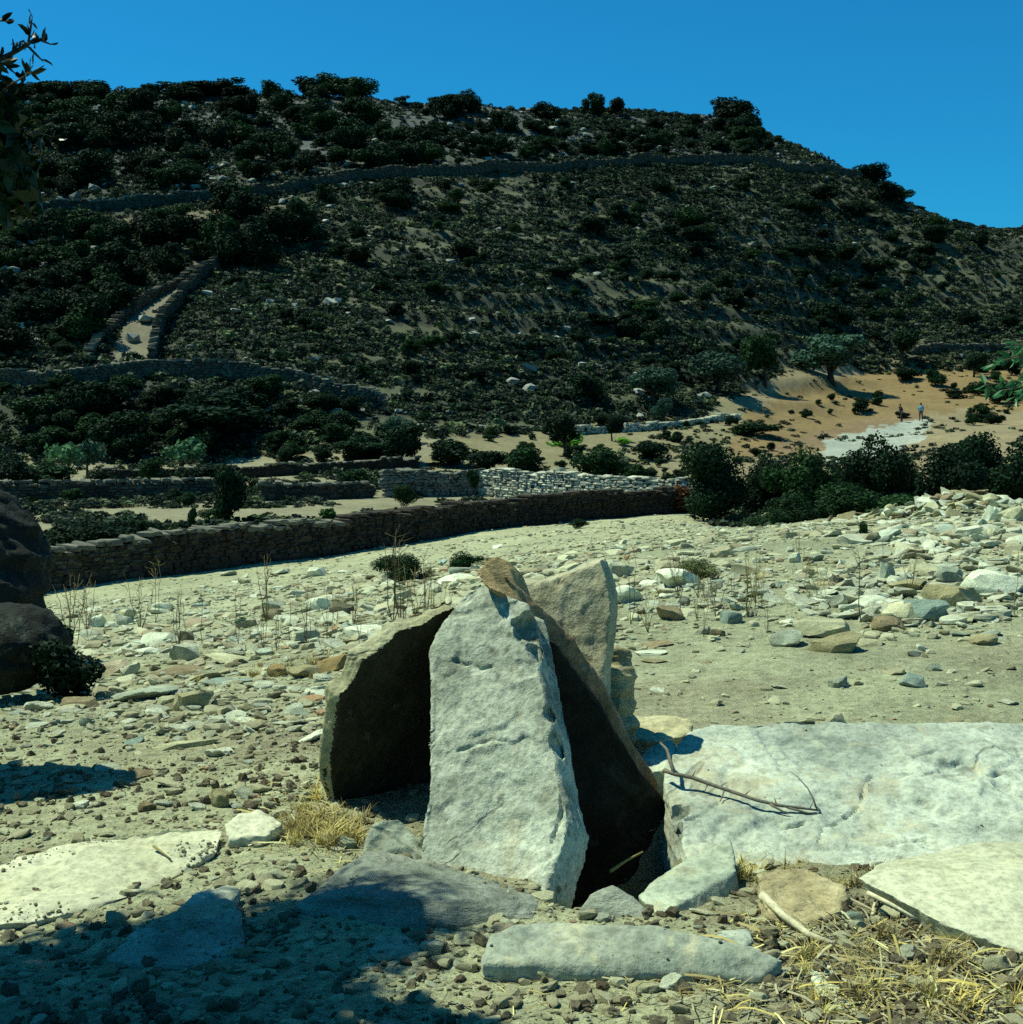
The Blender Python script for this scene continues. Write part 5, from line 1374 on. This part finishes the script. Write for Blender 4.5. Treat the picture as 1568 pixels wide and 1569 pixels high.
def sprig_tree():
    r = random.Random(9)
    base = Vector((3.35, 6.2, H(3.35, 6.2)))
    root = tag(empty('young_tree', base), 'bright green leafy sprig reaching in from a young tree at the right edge', 'tree', None, 'thing')
    wood, leaves = [], []
    top = Vector((3.2, 6.1, 1.5)); tr = curve_pts(base - Vector((0, 0, .1)), top, 5, 0, .03, r)
    link('trunk', tubes_mesh('trunk', [([p - base for p in tr], [.05, .045, .04, .034, .028, .02])], M['bark'], 8), None, root)
    for px, py in ((1562,515),(1548,528),(1552,548),(1536,556),(1524,568),(1512,588),(1545,590),(1528,606),(1560,575),(1566,600),(1572,545),(1580,560),(1590,530),(1600,580),(1620,540),(1560,612)):
        e = P(px, py, 5.6 + r.uniform(-.1, .15)); c = curve_pts(tr[r.choice([3, 4, 5])], e, 5, .05, .015, r)
        wood.append(([p - base for p in c], [.012, .009, .007, .005, .004, .002]))
        for k in range(20):
            t = r.uniform(.78, 1.0); i = min(int(t * 5), 4); p = c[i].lerp(c[i + 1], t * 5 - i)
            leaves.append((p - base, (c[5] - c[4]).normalized() + Vector((r.gauss(0, .6), r.gauss(0, .6), r.gauss(-.1, .6)))))
    link('branches', tubes_mesh('branches', wood, M['bark'], 5), None, root)
    link('crown', leaf_mesh('crown', leaves, 0.055, M['sprig'], 5, 2.6), None, root)
sprig_tree()

# ------------------------------------------------------------------ the thorny dead branch on the lying slab
def dead_branch():
    base = on_lying(1140, 1222, 0.0)
    root = tag(empty('dead_branch', base), 'thin thorny dead branch lying across the left part of the lying slab', 'branch', None, 'thing')
    def L(*a): return [on_lying(x, y, u) - base for x, y, u in a]
    main = L((1018,1180,.03),(1034,1186,.035),(1060,1191,.03),(1090,1202,.026),(1125,1214,.022),(1160,1226,.02),(1195,1234,.018),(1230,1238,.014),(1257,1242,.010))
    link('stem', tubes_mesh('stem', [(main, [.0055, .005, .0048, .0045, .0042, .004, .0036, .003, .002])], M['twig'], 7), None, root)
    tw = [(L((1034,1186,.035),(1027,1165,.05),(1022,1148,.06),(1012,1138,.065)), [.005, .0045, .0036, .002]), (L((1252,1241,.012),(1246,1224,.03),(1238,1208,.045),(1222,1190,.055),(1210,1182,.06)), [.0022, .002, .0016, .0012, .0008]),
          (L((1180,1232,.018),(1200,1243,.012),(1212,1246,.01)), [.003, .0025, .0012]), (L((1110,1209,.024),(1106,1222,.012),(1103,1228,.01)), [.002, .0016, .0008]), (L((1190,1233,.018),(1186,1220,.03)), [.002, .0006]),
          (L((1060,1191,.03),(1066,1180,.045)), [.002, .0006]), (L((1240,1240,.012),(1246,1228,.025)), [.0018, .0006]), (L((1140,1219,.02),(1150,1210,.035)), [.0018, .0006]), (L((1205,1236,.016),(1236,1245,.008),(1252,1247,.006)), [.003, .0024, .0012]), (L((1085,1200,.027),(1080,1212,.012)), [.0018, .0006])]
    for p, rad in tw: link('thorn' if len(p) == 2 else 'twig', tubes_mesh('twig', [(p, rad)], M['twig'], 5), None, root)
dead_branch()

# bits of dead wood and bleached stalks lying about
def stick(pts, rad, mat, label, name='stick', cat='stick'):
    w = [P(*p) for p in pts]; b = w[0].copy()
    me = tubes_mesh(name, [([p - b for p in w], [rad * (1 - .5 * i / (len(w) - 1)) for i in range(len(w))])], M[mat], 6)
    return tag(link(name, me, None, None, b), label, cat, None, 'thing')
stick([(1168,1372,2.62),(1200,1402,2.54),(1240,1432,2.47),(1278,1446,2.43)], .009, 'bleached', 'bleached piece of stalk lying below the brown rock', 'bleached_stalk', 'stalk')
stick([(1330,1368,2.62),(1365,1385,2.56),(1400,1405,2.5)], .005, 'bleached', 'pale straw stalk under the edge of the smooth boulder', 'bleached_stalk', 'stalk')
stick([(935,1335,2.92),(960,1318,2.97),(985,1305,3.0)], .004, 'stalk', 'dry twig in the dark hollow under the slabs')
stick([(236,1296,2.98),(262,1316,2.92)], .003, 'stalk', 'short brown twig lying on the flat boulder')
stick([(1090,1398,2.62),(1140,1402,2.6),(1180,1390,2.62)], .004, 'stalk', 'curved brown twig in front of the tilted block')

# ------------------------------------------------------------------ dry weeds standing on the field
def weed_mesh(seed, n, spread):
    r = random.Random(seed); L = []
    for i in range(n):
        a = r.uniform(0, 6.28); s = r.uniform(0, spread); h = r.uniform(.6, 1.15)
        top = Vector((s * math.cos(a), s * math.sin(a), h)); c = curve_pts((0, 0, -.03), top, 4, 0, .022, r)
        L.append((c, [.007, .006, .005, .004, .0025]))
        for k in range(r.randint(2, 6)):
            t = r.uniform(.0, .95); p = c[2].lerp(c[4], t); q = p + Vector((r.gauss(0, .09), r.gauss(0, .09), r.uniform(.04, .16)))
            L.append(([p, (p + q) / 2 + Vector((0, 0, -.01)), q], [.004, .003, .002]))
    return tubes_mesh('dry_weed', L, M['stalk'], 4)
WEED = [weed_mesh(10 + k, n, s) for k, (n, s) in enumerate(((1, .08), (3, .3), (5, .4), (2, .15), (7, .5), (4, .25)))]
def weed(px, py, h, k, label, group=None):
    g = hit(px, py); s = g.y / F * h
    return tag(link('dry_weed', WEED[k % 6], None, None, g, (0, 0, px * 1.7), (s * 1.1, s * 1.1, s)), label, 'dry weed', group, 'thing')
weed(1320, 955, 125, 0, 'tallest thin dry stalk standing alone on the right field')
weed(1554, 942, 105, 0, 'thin dry stalk near the right edge of the field')
rr = random.Random(41)
for i in range(26):
    px = rr.uniform(100, 560); py = rr.uniform(945, 1005); weed(px, py, rr.uniform(45, 105), rr.randrange(6), 'thin dry weed standing on the left field', 'dry weeds on the left field')
for i in range(10):
    px = rr.uniform(600, 690); py = rr.uniform(925, 975); weed(px, py, rr.uniform(60, 130), rr.randrange(6), 'dry weed behind the leaning slab and the dark low shrubs', 'dry weeds behind the leaning slab')
for i in range(18):
    px = rr.uniform(945, 1190); py = rr.uniform(900, 985); weed(px, py, rr.uniform(50, 110), rr.randrange(6), 'dry weed standing on the field right of the tomb', 'dry weeds right of the tomb')
for i in range(8):
    px = rr.uniform(1200, 1400); py = rr.uniform(860, 930); weed(px, py, rr.uniform(40, 70), rr.randrange(6), 'short dry weed on the far part of the right field', 'dry weeds on the far right field')

# ------------------------------------------------------------------ straw, dead grass and clods
def ribbon(seed, mat, L=1.0, w=0.02, lift=0.08):
    r = random.Random(seed); V, Fc = [], []
    n = 5
    for i in range(n + 1):
        t = i / n; x = (t - .5) * L; y = .05 * L * math.sin(t * 2 + seed); z = .6 * lift * math.sin(math.pi * t) * r.uniform(.7, 1.2) + .01
        V += [(x, y - w / 2, z), (x, y + w / 2, z + w * .4)]
    for i in range(n): Fc.append((2 * i, 2 * i + 2, 2 * i + 3, 2 * i + 1))
    return mesh_from('straw_stem', V, Fc, mat)
STR = [ribbon(k, M['straw'] if k % 2 else M['strawpale'], 1.0, 0.018 + .012 * (k % 3), .05 + .05 * (k % 3)) for k in range(6)]
def blade_tuft(seed, mat, n=26):
    r = random.Random(seed); V, Fc = [], []
    for i in range(n):
        a = r.uniform(0, 6.28); s = r.uniform(.15, .7); h = r.uniform(.4, 1.0); b = Vector((r.gauss(0, .12), r.gauss(0, .12), 0)); w = Vector((-math.sin(a), math.cos(a), 0)) * .022
        o = len(V)
        for t in (0, .5, 1.0):
            p = b + Vector((math.cos(a) * s * t * t, math.sin(a) * s * t * t, h * (t - .35 * t * t))); ww = w * (1 - .85 * t); V += [p - ww, p + ww]
        Fc += [(o, o + 2, o + 3, o + 1), (o + 2, o + 4, o + 5, o + 3)]
    return mesh_from('grass_blades', [tuple(v) for v in V], Fc, mat)
GRS = [blade_tuft(k, M['straw']) for k in range(4)]
r = np.random.default_rng(91)
PX, PY, LEN = [], [], []
def straw_area(n, cx, cy, sx, sy, l0, l1, lim=None):
    px, py = r.normal(cx, sx, n), r.normal(cy, sy, n)
    PX.append(px); PY.append(py); LEN.append(r.uniform(l0, l1, n))
straw_area(520, 1330, 1470, 130, 50, .03, .11); straw_area(260, 1450, 1540, 110, 30, .03, .10); straw_area(160, 1180, 1540, 100, 26, .03, .08); straw_area(120, 1200, 1420, 50, 18, .03, .08)
straw_area(230, 470, 1262, 40, 22, .03, .09); straw_area(110, 520, 1300, 60, 24, .03, .07); straw_area(160, 870, 1520, 170, 26, .02, .06); straw_area(120, 960, 1330, 40, 30, .02, .06); straw_area(300, 300, 1180, 200, 60, .015, .05)
px, py, ln = np.concatenate(PX), np.concatenate(PY), np.concatenate(LEN)
z0 = 0.0; d = (CZ - z0) * F / (py - HY); x = (px - CX) / F * d; z = height(x, d); n = len(x)
scatter('straw', np.stack([x, d, z + .002], 1), np.stack([r.normal(0, .15, n), r.normal(0, .2, n), r.uniform(0, 6.28, n)], 1), np.stack([ln, ln, ln], 1), r.integers(0, 6, n), STR, 'straw and bits of dead grass lying on the ground round the stones', 'straw')
px = np.concatenate([r.normal(490, 32, 36), r.normal(535, 22, 16), r.normal(1340, 26, 8), r.uniform(1230, 1568, 26), r.normal(1150, 30, 8), r.normal(430, 60, 26)])
py = np.concatenate([r.normal(1268, 13, 36), r.normal(1285, 10, 16), r.normal(1352, 6, 8), r.uniform(1430, 1560, 26), r.normal(1345, 12, 8), r.normal(985, 20, 26)])
d = (CZ) * F / (py - HY); x = (px - CX) / F * d; z = height(x, d); n = len(x); s = r.uniform(.03, .09, n)
scatter('dead_grass', np.stack([x, d, z - .002], 1), np.stack([r.normal(0, .2, n), r.normal(0, .2, n), r.uniform(0, 6.28, n)], 1), np.stack([s, s, s], 1), r.integers(0, 4, n), GRS, 'golden tufts of dead grass beside the stones', 'dead grass')
# clods and dark crumbs of earth
CLD = [rock_mesh('clod', 900 + k, 0.8, 2, cuts=3, jit=0.22) for k in range(5)]
M['clod'] = stone_mat('earth_clod', (0.13, 0.115, 0.075), (0.22, 0.20, 0.13), (0.32, 0.30, 0.20), 40, 0.003, random_tint=[(0, (0.6, 0.52, 0.45)), (0.7, (1, 1, 0.95)), (1, (1.3, 1.28, 1.15))])
for m_ in CLD: m_.materials.append(M['clod'])
x, y, r = sample_field(16000, 1.95, 5.2, 0.42, 55)
k = field_mask(x, y, r, 15, 0.2); px = CX + F * x / y
k &= ~((px > 950) & (y > 3.3))
x, y = x[k], y[k]; n = len(x); s = .006 * (5.5 ** (r.uniform(0, 1, n) ** 2))
scatter('earth_clods', np.stack([x, y, height(x, y) - s * .2], 1), np.stack([r.normal(0, .4, n), r.normal(0, .4, n), r.uniform(0, 6.28, n)], 1), np.stack([s, s * r.uniform(.7, 1, n), s * r.uniform(.5, .9, n)], 1), r.integers(0, 5, n), CLD, 'crumbly brown clods of earth between the stones', 'clods')

# ------------------------------------------------------------------ two walkers on the pale track
def person(px, d, facing, label, top, lower, lean=0.0):
    g = at(px, d); root = tag(empty('person', g, facing), label, 'person', None, 'thing')
    J = {'pel': (0, 0, .93), 'chest': (lean * .5, 0, 1.22), 'neck': (lean, 0, 1.46), 'head': (lean * 1.15, 0, 1.60), 'top': (lean * 1.2, 0, 1.73),
         'shl': (lean * .9, .18, 1.40), 'ell': (lean * .5 - .04, .24, 1.12), 'hal': (lean * .5 + .1, .20, .92), 'shr': (lean * .9, -.18, 1.40), 'elr': (lean * .5 - .06, -.24, 1.12), 'har': (lean * .5 + .06, -.2, .9),
         'hpl': (0, .09, .9), 'knl': (.09, .10, .5), 'anl': (.10, .10, .08), 'tol': (.26, .11, .03), 'hpr': (0, -.09, .9), 'knr': (-.05, -.10, .49), 'anr': (-.20, -.10, .09), 'tor': (-.06, -.11, .03)}
    R = {'pel': .15, 'chest': .17, 'neck': .065, 'head': .105, 'top': .08, 'shl': .075, 'ell': .05, 'hal': .04, 'shr': .075, 'elr': .05, 'har': .04, 'hpl': .10, 'knl': .068, 'anl': .05, 'tol': .04, 'hpr': .10, 'knr': .068, 'anr': .05, 'tor': .04}
    E = [('pel', 'chest'), ('chest', 'neck'), ('neck', 'head'), ('head', 'top'), ('chest', 'shl'), ('shl', 'ell'), ('ell', 'hal'), ('chest', 'shr'), ('shr', 'elr'), ('elr', 'har'), ('pel', 'hpl'), ('hpl', 'knl'), ('knl', 'anl'), ('anl', 'tol'), ('pel', 'hpr'), ('hpr', 'knr'), ('knr', 'anr'), ('anr', 'tor')]
    ks = list(J); me = bpy.data.meshes.new('t'); me.from_pydata([J[k] for k in ks], [(ks.index(a), ks.index(b)) for a, b in E], [])
    o = bpy.data.objects.new('t', me); COL.objects.link(o)
    o.modifiers.new('s', 'SKIN'); sv = me.skin_vertices[0].data
    for i, k in enumerate(ks): sv[i].radius = (R[k], R[k]); sv[i].use_root = (k == 'pel')
    sb = o.modifiers.new('u', 'SUBSURF'); sb.levels = 2; sb.render_levels = 2
    out = bpy.data.meshes.new_from_object(o.evaluated_get(bpy.context.evaluated_depsgraph_get()))
    bpy.data.objects.remove(o)
    skin, tp, lw, hair = (plain('skin', (.30, .18, .11)), plain('shirt', top), plain('trousers', lower), plain('hair', (.03, .022, .015)))
    for m in (tp, lw, skin, hair): out.materials.append(m)
    for p in out.polygons:
        c = p.center
        p.material_index = 1 if (c.z < .95 and abs(c.y) < .17 and not (c.z > .86 and abs(c.y) > .15)) else (3 if c.z > 1.64 or (c.z > 1.54 and c.x < lean * 1.1 - .02) else (2 if c.z > 1.48 or (c.z < 1.0 and abs(c.y) > .15) else 0))
    set_smooth(out); out.name = 'body'
    link('body', out, None, root)
    return root
person(1381, 131, math.radians(200), 'person in dark clothes walking on the pale track, leaning slightly, the left one of two', (.035, .03, .045), (.03, .03, .04), .12)
person(1411, 131, math.radians(80), 'person in a light blue top and dark trousers, right of the two on the track', (.16, .36, .44), (.03, .035, .05), .02)
